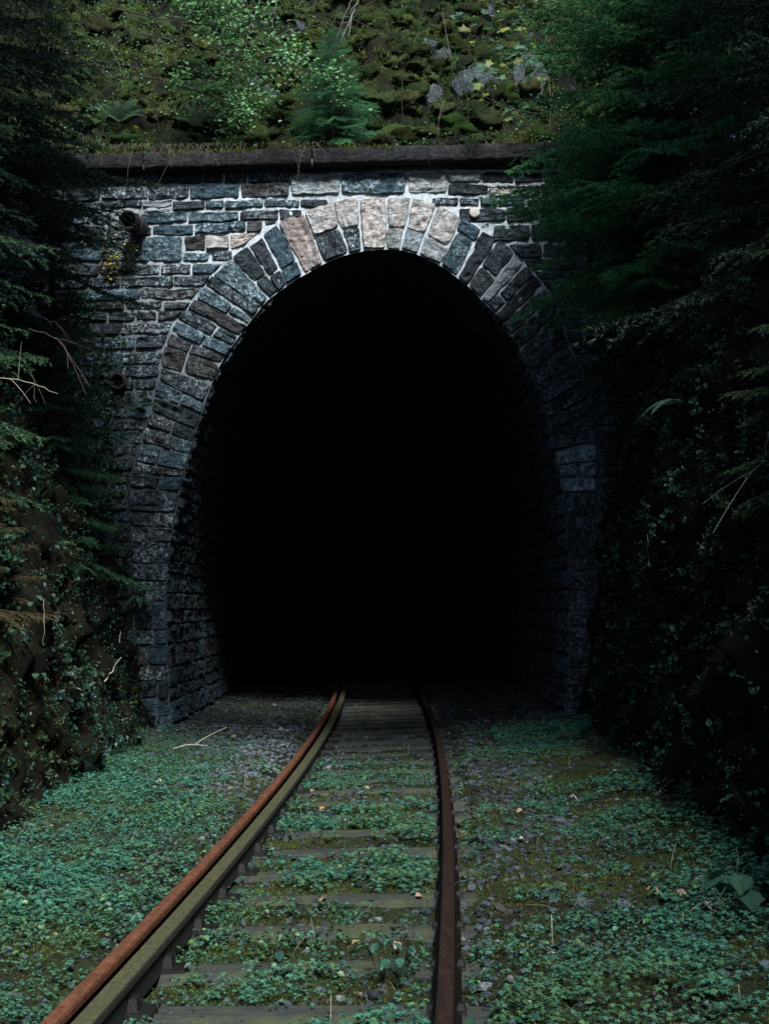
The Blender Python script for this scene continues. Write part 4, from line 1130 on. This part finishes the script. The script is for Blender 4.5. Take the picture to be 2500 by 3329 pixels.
make_spruce((3.4, 13.2, 4.5), 7.2, 2.75, 290, 'broad spruce on the right bank with boughs hanging over the portal', seed=15, lowfree=.06, taper=.55, col=(.042, .14, .058))
make_spruce((3.9, 9.8, 4.2), 9.0, 2.1, 220, 'tall black green spruce filling the upper right corner', seed=16, lowfree=.0, col=(.012, .028, .016))
make_spruce((3.5, 12.6, 3.0), 3.0, 1.1, 110, 'small shaded spruce low on the right bank beside the arch', seed=17, lowfree=.0, col=DK)
make_spruce((3.0, 7.9, 2.4), 3.5, .9, 100, 'young dark spruce near the right picture edge above the fern', seed=18, lowfree=.0, col=(.03, .065, .034))
p = hit_hill(1085, 455)
make_spruce((p[0], p[1]-.15, p[2]-.05), 1.6, .78, 130, 'small bright green spruce growing on the slope above the arch crown', seed=19, lowfree=.0, col=(.04, .14, .07), power=.8)

# forest around, mostly outside the frame: it shades the cutting
for i, (x, y, H, rm) in enumerate([(-7.5, 7, 13, 2.6), (-6.5, 2.0, 13, 2.6), (-7.2, -3, 14, 2.8), (6.6, 7.0, 13, 2.6), (5.6, 3.0, 13, 2.6), (5.8, -1.5, 14, 2.8), (7.5, 11.5, 12, 2.6), (-8.0, 12.5, 12, 2.6),
                                   (-6.5, -8, 14, 3.0), (5.5, -7, 14, 3.0)]):
    side = -1 if x < 0 else 1; s = np.linspace(0, 25, 120); Pb = bank_pt(side, np.full(120, float(y)), s); zb = np.interp(abs(x), np.abs(Pb[:, 0]), Pb[:, 2])
    make_spruce((x, y, zb-.3), H, rm, 60, 'spruce in the forest edge that walls in the railway cutting', seed=300+i, lod=1, lowfree=.04, col=DK, group='spruces of the forest around the cutting')

# ---- broadleaf twigs
def grow(g, base, d, L, rad, depth, r, tips, col=(.04, .035, .03), bendz=0.0, wig=.25):
    n = 6; pts = [np.array(base, float)]; d = np.array(d, float); d /= np.linalg.norm(d)
    for i in range(n):
        d = d+wig*.35*r.normal(size=3)+np.array([0, 0, bendz*.12]); d /= np.linalg.norm(d); pts.append(pts[-1]+d*L/n)
    tube(g, pts, np.linspace(rad, rad*.45, n+1), c=col, n=5 if rad > .006 else 4, cap=False)
    if depth == 0:
        tips.extend([(pts[k], d) for k in (2, 3, 4, 5, 6)]); return
    for k in range(2, n+1):
        if r.random() < .8:
            dd = d+.9*r.normal(size=3); grow(g, pts[k], dd, L*r.uniform(.4, .65), rad*.5, depth-1, r, tips, col, bendz, wig)
def leafy(base, d, L, rad, depth, label, cat, name, nleaf, lsize, lcol, seed, group=None, leaf=(OV, OT), wood=(.04, .035, .03), bendz=0, spread=.03, alt=None, wig=.25):
    r = np.random.default_rng(seed); o = empty(name, base, label, cat, group); g = Geo(); tips = []
    grow(g, base, d, L, rad, depth, r, tips, wood, bendz, wig); g.build('stem', M_BARK, o)
    if nleaf:
        gl = Geo(); k = nleaf; idx = r.integers(0, len(tips), k); P = np.array([tips[i][0] for i in idx])+spread*r.normal(size=(k, 3))
        nr = np.stack([.5*r.normal(size=k), -.45+.5*r.normal(size=k), .7+.3*r.random(k)], -1)
        M = frames(nr, r.uniform(0, 6.28, k), lsize*r.uniform(.6, 1.25, k)); col = jitter_col(lcol, k, .45, .15, r)
        if alt is not None:
            m = r.random(k) < .5; col[m] = jitter_col(alt, m.sum(), .3, .1, r)
        stamp(gl, leaf[0], leaf[1], M, P, col); gl.build('foliage', M_LEAF, o)
    return o
# upper left leafy branches reaching out in front of the slope
for i, (u, v, Y, dr, L, nl, lab) in enumerate([
        (500, -40, 15.2, (.75, 0, -.35), 1.4, 420, 'leafy beech bough reaching in from the top edge, uppermost of the left boughs'),
        (460, 110, 15.6, (.85, 0, -.15), 1.3, 330, 'bright leafy bough crossing the slope left of the small spruce'),
        (470, 250, 15.9, (.8, 0, -.1), 1.2, 170, 'lower leafy bough hanging above the mossy hump at the left'),
        (620, -30, 15.4, (.5, 0, -.55), 1.6, 420, 'dense leafy bough hanging from the top edge, right of the uppermost one'), (610, 70, 15.8, (.7, 0, -.25), 1.0, 260, 'bright leafy bough tip in front of the mossy slope, between two others'),
        (380, 30, 15.0, (.7, .1, -.2), 1.2, 160, 'shaded leafy bough beside the tall dark spruce at the upper left')]):
    leafy(atY(u, v, Y), dr, L, .012, 2, lab, 'bough', 'leafy_branch', int(nl*2.0), .058, (.10, .24, .085), 500+i, 'leafy boughs over the left slope', spread=.10)
for i, (u, v, h, nl, lab) in enumerate([
        (640, 440, .8, 90, 'thin leafy sapling behind the left part of the coping'), (760, 450, .75, 100, 'bushy leafy sapling growing by the mossy hump above the coping'), (520, 430, .6, 60, 'short leafy sapling next to the pale fern above the coping'),
        (1310, 430, .9, 14, 'crooked pale twig sapling right of the small spruce'), (1480, 450, 1.4, 26, 'straight thin dark sapling standing before the slate slab'), (1525, 440, .7, 12, 'short thin sapling just right of the straight one'),
        (1620, 440, .8, 30, 'thin sapling beside the tall dark rock'), (720, 380, 1.1, 40, 'bare arching sapling above the left coping')]):
    p = hit_hill(u, v); leafy(p, (rng.normal(0, .12), -.1, 1), h, .007, 1, lab, 'sapling', 'sapling', int(nl*1.0), .036, (.10, .19, .08), 520+i, 'saplings on the slope above the portal', spread=.04)
# maple-leaved sprays
def maple():
    v = [(0, 0, 0)]; pts = [(-.25, -.1), (-.75, -.05), (-.5, .25), (-1., .55), (-.45, .6), (-.3, .75), (0, 1.25), (.3, .75), (.45, .6), (1., .55), (.5, .25), (.75, -.05), (.25, -.1)]
    v += [(a, b, -.12*abs(a)) for a, b in pts]; n = len(pts); return np.array(v), np.array([(0, i+1, i) for i in range(1, n)])
MPV, MPT = maple()
for i, (u, v, Y, dr, L, nl, lab) in enumerate([
        (1760, 370, 14.9, (-.8, -.1, .1), .9, 16, 'maple spray with broad blue green leaves hanging at the right end of the slope'),
        (1900, 60, 15.2, (-.9, 0, -.05), 1.4, 34, 'maple bough with yellow green leaves at the top right'),
        (2050, 170, 14.9, (-.8, 0, .05), 1.2, 20, 'maple bough above the broad spruce, its leaves pale'),
        (1800, 150, 15.6, (-.5, 0, .3), .8, 16, 'small maple spray before the tall dark rock')]):
    leafy(atY(u, v, Y), dr, L, .009, 1, lab, 'bough', 'maple_branch', nl, .085, (.06, .14, .07), 540+i, 'maple boughs at the right of the slope', leaf=(MPV, MPT), spread=.08, alt=(.14, .17, .03))
# yellow-leaved shrub on the wall
leafy(atY(300, 900, WY-.05), (.55, -.35, .5), .62, .008, 2, 'small shrub with yellow autumn leaves rooted in the wall below the iron pipe', 'shrub', 'yellow_shrub', 190, .045, (.50, .39, .04), 551, spread=.06, alt=(.14, .22, .06))

# bare twigs and branches
def twig(pts, rad, label, col=(.20, .18, .16), name='bare_twig', forks=2, seed=0, group='bare twigs on the banks'):
    r = np.random.default_rng(seed); pts = np.array(pts, float); P = resample(pts, .05) if len(pts) > 2 else np.linspace(pts[0], pts[-1], 8)
    P = P+.006*r.normal(size=P.shape); g = Geo(); tube(g, P, np.linspace(rad, rad*.4, len(P)), c=col, n=5)
    for k in range(forks):
        i = r.integers(len(P)//4, len(P)-2); d = P[i+1]-P[i]; d = d/np.linalg.norm(d)+.7*r.normal(size=3); L = r.uniform(.1, .3)
        q = np.array([P[i]+d*L*t+np.array([0, 0, -.05*t*t]) for t in np.linspace(0, 1, 6)]); tube(g, q, np.linspace(rad*.6, rad*.25, 6), c=col, n=4)
    o = g.build(name, M_BARK, origin=P[0]); return tag(o, label, 'twig', group)
def pl(Y, *uv): return [atY(u, v, Y) for u, v in uv]
twig(pl(9.0, (-10, 1228), (90, 1238), (190, 1280)), .004, 'long pale twig curving down in front of the brown spruce at the left edge', (.36, .32, .27), seed=1)
twig(pl(10.5, (40, 1140), (80, 1170), (112, 1230), (118, 1310)), .003, 'crooked thin twig above the long pale one at the left edge', (.24, .20, .18), seed=2)
twig(pl(11.5, (90, 1070), (150, 1080), (205, 1115), (235, 1180)), .004, 'forked reddish twig pointing at the lower pipe', (.26, .20, .18), forks=4, seed=3)
twig(pl(12.0, (130, 1030), (190, 1050), (230, 1120)), .003, 'short forked twig uppermost of those by the left wall edge', (.26, .21, .2), forks=3, seed=4)
tag(twig(pl(12.8, (343, 2215), (395, 2135)), .008, 'broken pale stick leaning on the left bank beside the jamb', (.5, .44, .38), name='broken_stick', forks=0, seed=5), cat='stick')
twig(pl(13.2, (388, 2085), (394, 2050)), .005, 'short pale twig stub above the broken stick', (.4, .36, .3), forks=0, seed=6)
twig(pl(8.6, (145, 1945), (146, 2100)), .0025, 'thin upright dry stalk on the left bank', (.3, .27, .22), forks=0, seed=7)
twig(pl(8.2, (2500, 1400), (2488, 1460), (2475, 1520), (2400, 1555)), .005, 'crooked grey twig at the right picture edge', (.2, .21, .2), forks=3, seed=8)
twig(pl(9.5, (2215, 2290), (2222, 2480), (2216, 2680)), .003, 'long thin hanging root on the right bank', (.16, .18, .17), forks=0, seed=9)
twig(pl(6.2, (2395, 2750), (2396, 2890)), .002, 'thin dry stalk near the broad leaves at the lower right', (.14, .17, .16), forks=0, seed=10)
twig(pl(10.5, (2105, 1740), (2107, 1850)), .003, 'short pale hanging root high on the right bank', (.22, .22, .22), forks=0, seed=11)
for k, (a, b, lab) in enumerate([(((905, -20), (885, 85)), None, 'thin grey trunk of a dead sapling at the top edge, left one'), (((1175, -20), (1140, 60), (1105, 140)), None, 'leaning pale sapling trunk above the small spruce'), (((1150, -20), (1118, 60), (1090, 130)), None, 'leaning dark sapling trunk just left of the pale one'),
                                 (((850, -20), (820, 80), (755, 165)), None, 'forked grey sapling trunk above the leafy boughs'), (((600, 60), (480, 40), (360, 95)), None, 'arching bare branch across the dark upper left'), (((230, 205), (330, 195), (455, 222)), None, 'nearly level bare branch in the dark upper left'),
                                 (((1900, 90), (2000, 155), (2150, 178), (2300, 178)), None, 'long curved bare branch over the broad spruce'), (((2120, -20), (2250, 60), (2340, 170)), None, 'straight leaning bare branch in the upper right corner'), (((820, 150), (950, 95), (1110, 70)), None, 'thin bare branch rising towards the leaning trunks'),
                                 (((430, 300), (560, 400), (600, 470)), None, 'thin fallen branch above the left coping')]):
    P = [atY(u, v, 15.3 if u > 1500 or u < 560 else 16.6) for u, v in a]
    twig(P, .011 if k < 4 else .007, lab, (.19, .20, .20) if k in (1, 6) else (.09, .09, .085), name='bare_branch', forks=4, seed=20+k, group='bare branches above the portal')

# low bramble and seedling leaves on the slope
g = Geo(); n = 26000; x = rng.uniform(-5.2, 4.6, n); y = WY+.3+5.8*rng.random(n); m = fbm(x, y, 0, .9, 3, 741)
pr_ = np.clip(1.6*m+.25+.35*(x < -1.0)+.3*(x > 1.9), .02, 1)*np.where((x > -.9) & (x < 1.7), .25, 1); keep = rng.random(n) < pr_; x, y = x[keep], y[keep]; k = len(x)
P = np.stack([x, y, hill_z(x, y)+rng.uniform(.02, .30, k)], -1); nr = np.stack([.6*rng.standard_normal(k), -.6+.5*rng.standard_normal(k), np.ones(k)], -1)
M = frames(nr, rng.uniform(0, 6.28, k), rng.uniform(.018, .05, k)); col = jitter_col((.065, .15, .065), k, .75, .25)
stamp(g, OV, OT, M, P, col)
for _ in range(520):
    x0, y0 = rng.uniform(-5.2, 4.4), WY+.3+5.4*rng.random(); p0 = np.array([x0, y0, hill_z(x0, y0)]); L = rng.uniform(.15, .9); d_ = np.array([rng.normal(0, .6), rng.normal(-.15, .3), rng.uniform(.1, 1.1)]); d_ /= np.linalg.norm(d_); bd = rng.normal(0, .25, 3)
    tube(g, [p0+d_*L*t+bd*L*t*t for t in (0, .3, .6, 1)], np.linspace(.0035, .0012, 4)*rng.uniform(.6, 1.3), c=np.array([(.05, .045, .04), (.12, .115, .10), (.025, .025, .022)][_ % 3]), n=3, cap=False)
tag(g.build('bramble', M_LEAF), 'tangle of low bramble leaves, seedlings and thin twigs on the mossy slope', 'bramble', kind='stuff')

# broadleaved crowns added unseen above the frame to keep the lower wall in shade
def beech(base, top, centre, radii, nleaf, label, seed):
    r = np.random.default_rng(seed); o = empty('shade_beech', base, label, 'tree', 'unseen beeches added to shade the cutting'); g = Geo()
    base = np.array(base, float); ctr = np.array(centre, float)
    tube(g, [base, base+(ctr-base)*.35+np.array([0, 0, 1.2]), base+(ctr-base)*.7+np.array([0, 0, .8]), ctr], [.22, .17, .12, .05], c=(.07, .07, .065), n=9)
    gl = Geo(); nc = 46; cc = r.normal(size=(nc, 3)); cc /= np.linalg.norm(cc, axis=1)[:, None]; cc = ctr+cc*np.array(radii)*r.uniform(.25, 1, (nc, 1))
    for q in cc: tube(g, [ctr+(q-ctr)*.05, (ctr+q)/2+np.array([0, 0, .15]), q], [.045, .025, .008], c=(.07, .07, .065), n=5)
    idx = r.integers(0, nc, nleaf); P = cc[idx]+r.normal(size=(nleaf, 3))*np.array([.55, .5, .35])
    nr = r.normal(size=(nleaf, 3))*.5+np.array([0, 0, 1]); M = frames(nr, r.uniform(0, 6.28, nleaf), r.uniform(.10, .17, nleaf))
    stamp(gl, OV, OT, M, P, jitter_col((.03, .07, .03), nleaf, .4, .15, r)); g.build('trunk', M_BARK, o); gl.build('crown', M_LEAF, o)
beech((-6.2, 7.6, 8.0), 14, (-2.7, 5.9, 12.6), (2.8, 2.7, 1.2), 12000, 'unseen beech added for shade, leaning over the cutting from the left bank', 601)
beech((5.8, 7.4, 7.6), 14, (2.5, 5.5, 12.8), (3.0, 3.1, 1.2), 13000, 'unseen beech added for shade, leaning over the cutting from the right bank', 602)

# ---- ferns
def fern(base, az0, n, L, label, seed, col=(.07, .16, .07), up=.7, span=6.28, group='ferns on banks and slope'):
    r = np.random.default_rng(seed); o = empty('fern', base, label, 'fern', group); base = np.array(base, float)
    for i in range(n):
        az = az0+span*(i/max(1, n-1)-.5) if span < 6 else az0+6.28*i/n; az += r.uniform(-.15, .15)
        d = np.array([math.cos(az), math.sin(az), 0]); l = L*r.uniform(.8, 1.1); m = 22
        tt = np.linspace(0, 1, m+1); ax = base+np.outer(tt*l*.8, d)+np.outer(l*(up*tt-.62*tt**2.1), [0, 0, 1])
        g = Geo(); tube(g, ax, np.linspace(.0025, .0008, m+1), c=(.05, .08, .03), n=4)
        side = np.cross(d, [0, 0, 1])
        for k in range(2, m+1):
            w_ = l*.24*math.sin(min(1, (k/m)*1.15+.1)*math.pi)**.8+.006 if k < m else .01
            w_ = l*.25*(1-(k/m))**.7*min(1, k/5)+.005
            tg = ax[k]-ax[k-1]; tg /= np.linalg.norm(tg)
            for s in (-1, 1):
                dd = side*s+tg*.35+np.array([0, 0, -.18]); dd /= np.linalg.norm(dd); p0 = ax[k]; wd = l/m*.42
                # toothed pinna
                ks = 4; v = []
                for j in range(ks+1):
                    f = j/ks; c_ = p0+dd*w_*f; hw = wd*(1-f*.85); v += [c_-tg*hw, c_+tg*hw]
                q = [(2*j, 2*j+1, 2*j+3, 2*j+2) for j in range(ks)]
                g.add(v, q=q, c=np.array(col)*r.uniform(.7, 1.3))
        g.build('frond', M_LEAF, o)
    return o
fern(atY(478, 1325, WY-.1), math.pi*1.3, 4, .34, 'bright fern growing in the wall beside the ring, below the low pipe', 1, (.10, .21, .10), .55, 2.6)
fern(atY(455, 1940, WY-.1), -math.pi*.45, 3, .36, 'fern hanging down the left jamb', 2, (.045, .12, .05), .15, 1.6)
fern(hit_hill(395, 420)+np.array([0, -.1, .05]), -1.5, 7, .55, 'pale green fern above the left part of the coping', 3, (.16, .27, .17), .95, 4.5)
fern(hit_hill(700, 430)+np.array([0, -.1, .05]), -1.5, 6, .4, 'small fern between the saplings above the coping', 4, (.08, .15, .08), .85, 4.5)
fern(atY(2215, 1310, 8.6), math.pi*1.02, 3, .40, 'fern arching out of the dark right bank', 5, (.05, .125, .075), .35, 1.3)
fern(atY(1835, 1055, WY-.12), math.pi*1.2, 3, .32, 'small dark fern in the wall right of the arch', 6, (.02, .05, .025), .1, 1.8)
fern(atY(1975, 1340, WY-.5), math.pi*1.2, 3, .3, 'very dark small fern low beside the right ring', 7, (.015, .035, .02), .2, 1.8)
fern(atY(230, 1850, 12.2), -.6, 4, .40, 'dim fern on the left bank above the tangled roots', 8, (.02, .05, .022), .4, 2.6)

# ---- broad-leaved herbs, one by one
def herb(base, nleaf, size, hgt, label, seed, col, group=None, name='leafy_plant', spread=.5):
    r = np.random.default_rng(seed); o = empty(name, base, label, 'plant', group); base = np.array(base, float); gs = Geo(); gl = Geo()
    for i in range(nleaf):
        az = i*2.4+r.uniform(-.3, .3); hh = hgt*r.uniform(.5, 1); d = np.array([math.cos(az), math.sin(az), 0]); e = base+d*spread*hgt*r.uniform(.4, 1)+np.array([0, 0, hh])
        tube(gs, [base, (base+e)/2+np.array([0, 0, .12*hgt]), e], [.003, .002, .0015], c=(.03, .05, .03), n=4)
        nr = (d*.5+np.array([0, 0, 1]))[None]; x = d; n_ = nr[0]/np.linalg.norm(nr[0]); yv = d-n_*(d@n_); yv /= np.linalg.norm(yv); xv = np.cross(yv, n_)
        M = np.stack([xv, yv, n_], -1)[None]*size*r.uniform(.7, 1.15); stamp(gl, OV, OT, M, e[None], jitter_col(col, 1, .25, .1, r))
    gs.build('stem', M_BARK, o); gl.build('foliage', M_LEAF, o); return o
p = ground(2425, 3120); herb((p[0], p[1], ground_z(p[0], p[1])), 9, .17, .22, 'large broad-leaved plant at the lower right picture edge', 1, (.025, .075, .055))
p = ground(1300, 3235); herb((p[0], p[1], .03), 14, .055, .24, 'tall nettle-like plant beside the right rail near the bottom', 2, (.035, .12, .08), spread=.4)
p = ground(1245, 3230); herb((p[0], p[1], .03), 9, .05, .20, 'shorter nettle-like plant left of the tall one', 3, (.035, .12, .08), spread=.5)
p = ground(2160, 3030); herb((p[0], p[1], ground_z(p[0], p[1])), 5, .075, .07, 'small rosette with pointed bright leaves on bare soil at the right', 4, (.05, .14, .09))
p = ground(905, 3130); herb((p[0], p[1], .03), 3, .075, .05, 'single dark upright leaf at the end of the wide sleeper', 5, (.02, .06, .045))
for i, (u, v, s, lab) in enumerate([(2450, 2650, 1, 'leafy weed high on the right bank foot by the picture edge'), (2380, 2880, 1, 'low leafy weed spilling from the right bank'), (2300, 2240, -1, ''), (2100, 2330, 1, 'pale leafed weed on the right bank below the roots')]):
    if not lab: continue
    p = hit_bank(1, u, v); herb(p, 16, .06, .2, lab, 20+i, (.022, .07, .05), 'weeds on the right bank', spread=.9)
for i, (u, v, lab) in enumerate([(320, 2200, 'small three-leaved weed under the broken stick'), (120, 1990, 'weed with one long pale leaf on the left bank'), (60, 2100, 'leafy weed at the left picture edge'), (130, 2230, 'weed with bright small leaves low on the left bank'), (300, 1480, 'pale leafy weed on the wall below the low pipe'), (360, 1480, 'weed with a yellowing leaf left of the jamb')]):
    p = hit_bank(-1, u, v); herb(p, 7, .07, .14, lab, 40+i, (.045, .11, .07), 'weeds on the left bank', spread=.9)

# ---- loose things on the ground
r3 = np.random.default_rng(77)
for i, (u, v, s, lab) in enumerate([(1790, 2995, .07, 'flat grey stone, largest on the right ballast'), (1755, 3003, .04, 'small grey stone touching the largest one on the right'), (1835, 2900, .06, 'rounded slate stone among the herbs at the right'), (1545, 2760, .06, 'dark angular stone next to the right rail'),
                                    (1540, 2915, .05, 'dark stone beside the right rail below the angular one'), (950, 2805, .06, 'black stone between the sleepers near the check rail'), (1875, 2670, .035, 'pale chip of stone at the foot of the right bank'), (1640, 2812, .035, 'white flat pebble right of the rail'),
                                    (1660, 3285, .035, 'pale pink pebble at the bottom, right of the rail'), (1380, 2140, .03, ''), (610, 3325, .04, 'pale stone at the bottom picture edge'), (1880, 3030, .07, 'long flat half buried stone at the right'), (1500, 2960, .05, 'dark flat stone by the rail')]):
    if not lab: continue
    p = ground(u, v); z = ground_z(p[0], p[1]); pale = 'pale' in lab or 'white' in lab
    rock((p[0], p[1], z+s*.25), (s, s*.7, s*.45), r3.uniform(0, 3), r3.uniform(-.1, .1), lab, 90+i, 'loose stones on the trackbed', col=(.33, .29, .27) if pale else (.05, .058, .066))
LEAVES = [(1040, 2660, (.50, .30, .05), 'bright yellow fallen leaf inside the check rail'), (1325, 2675, (.42, .20, .10), 'orange fallen leaf beside the right rail between two sleepers'), (955, 2890, (.28, .08, .03), 'dark red fallen leaf left of the sleepers'), (1060, 2950, (.40, .25, .18), 'curled pinkish fallen leaf amid the middle herbs'),
          (1350, 2955, (.45, .28, .22), 'pink brown fallen leaf near the right rail'), (1500, 2743, (.4, .17, .07), 'rusty orange fallen leaf right of the rail'), (1760, 2625, (.45, .30, .14), 'tan fallen leaf on the right ballast'), (2010, 2600, (.45, .38, .27), 'cream fallen leaf at the right bank foot, left of its neighbours'),
          (2090, 2645, (.45, .27, .15), 'ochre fallen leaf at the right bank foot'), (2085, 2590, (.35, .27, .22), 'dull beige fallen leaf upmost at the bank foot'), (2235, 3050, (.50, .33, .27), 'pink triangular fallen leaf on dark soil at the lower right'), (2296, 3078, (.45, .45, .42), 'whitish fallen leaf beside the thin pale twig'),
          (1180, 2585, (.40, .33, .2), 'long tan fallen leaf on a far sleeper'), (660, 3010, (.42, .36, .32), 'crumpled pale leaf against the check rail'), (1300, 3110, (.42, .30, .2), 'tan fallen leaf behind the nettle-like plant'), (530, 2590, (.4, .38, .3), 'pale curled leaf in the left herb carpet'),
          (1690, 2800, (.45, .44, .35), 'pale fallen leaf amid the moss right of the rail'), (1010, 2600, (.42, .25, .15), 'small ochre leaf next to the far end of the check rail'), (1145, 3118, (.30, .22, .12), 'narrow brown leaf lying on the wide sleeper'), (2145, 3020, (.40, .2, .09), 'orange leaf under the bright rosette'),
          (1700, 2700, (.33, .20, .10), 'brown fallen leaf amid the slate chips on the right')]
lv0, lt0 = oval(.42, .22)
for i, (u, v, c, lab) in enumerate(LEAVES):
    p = ground(u, v); z = max(ground_z(p[0], p[1]), .04)+.028
    g = Geo(); nr = np.array([[r3.normal(0, .25), -.3+r3.normal(0, .2), 1]]); M = frames(nr, r3.uniform(0, 6.28, 1), [.055*r3.uniform(.7, 1.2)])
    stamp(g, lv0, lt0, M, np.array([[p[0], p[1], z]]), np.array([[*c, 1.]])); tag(g.build('fallen_leaf', M_LEAF, origin=(p[0], p[1], z)), lab, 'fallen leaf', 'fallen leaves on the trackbed')
def gtwig(a, b, rad, lab, seed, col=(.3, .27, .24)):
    A = ground(*a); B = ground(*b); A[2] = ground_z(A[0], A[1])+.02; B[2] = ground_z(B[0], B[1])+.035
    twig([A, (A+B)/2+np.array([.01, .02, .03]), B], rad, lab, col, name='fallen_twig', forks=1, seed=seed, group='fallen twigs on the trackbed')
gtwig((2305, 3020), (2345, 3110), .004, 'thin pale twig standing out beside the broad-leaved plant', 51, (.45, .40, .33))
gtwig((2285, 3095), (2330, 3125), .004, 'short pale twig left of the broad-leaved plant', 52, (.38, .35, .3))
gtwig((1850, 2660), (1880, 2682), .007, 'short white broken twig at the right ballast', 53, (.5, .5, .5))
gtwig((2140, 2690), (2170, 2665), .004, 'forked ochre twig at the foot of the right bank', 54, (.42, .30, .15))
gtwig((560, 2480), (680, 2470), .012, 'pale fallen branch lying in the herbs before the left jamb', 55, (.38, .34, .27))
gtwig((1060, 2510), (1120, 2530), .010, 'dark fallen stick between the sleepers and the check rail', 56, (.06, .05, .045))
gtwig((590, 2720), (670, 2732), .02, 'dark rotten stick in the herbs left of the rail', 57, (.035, .033, .03))
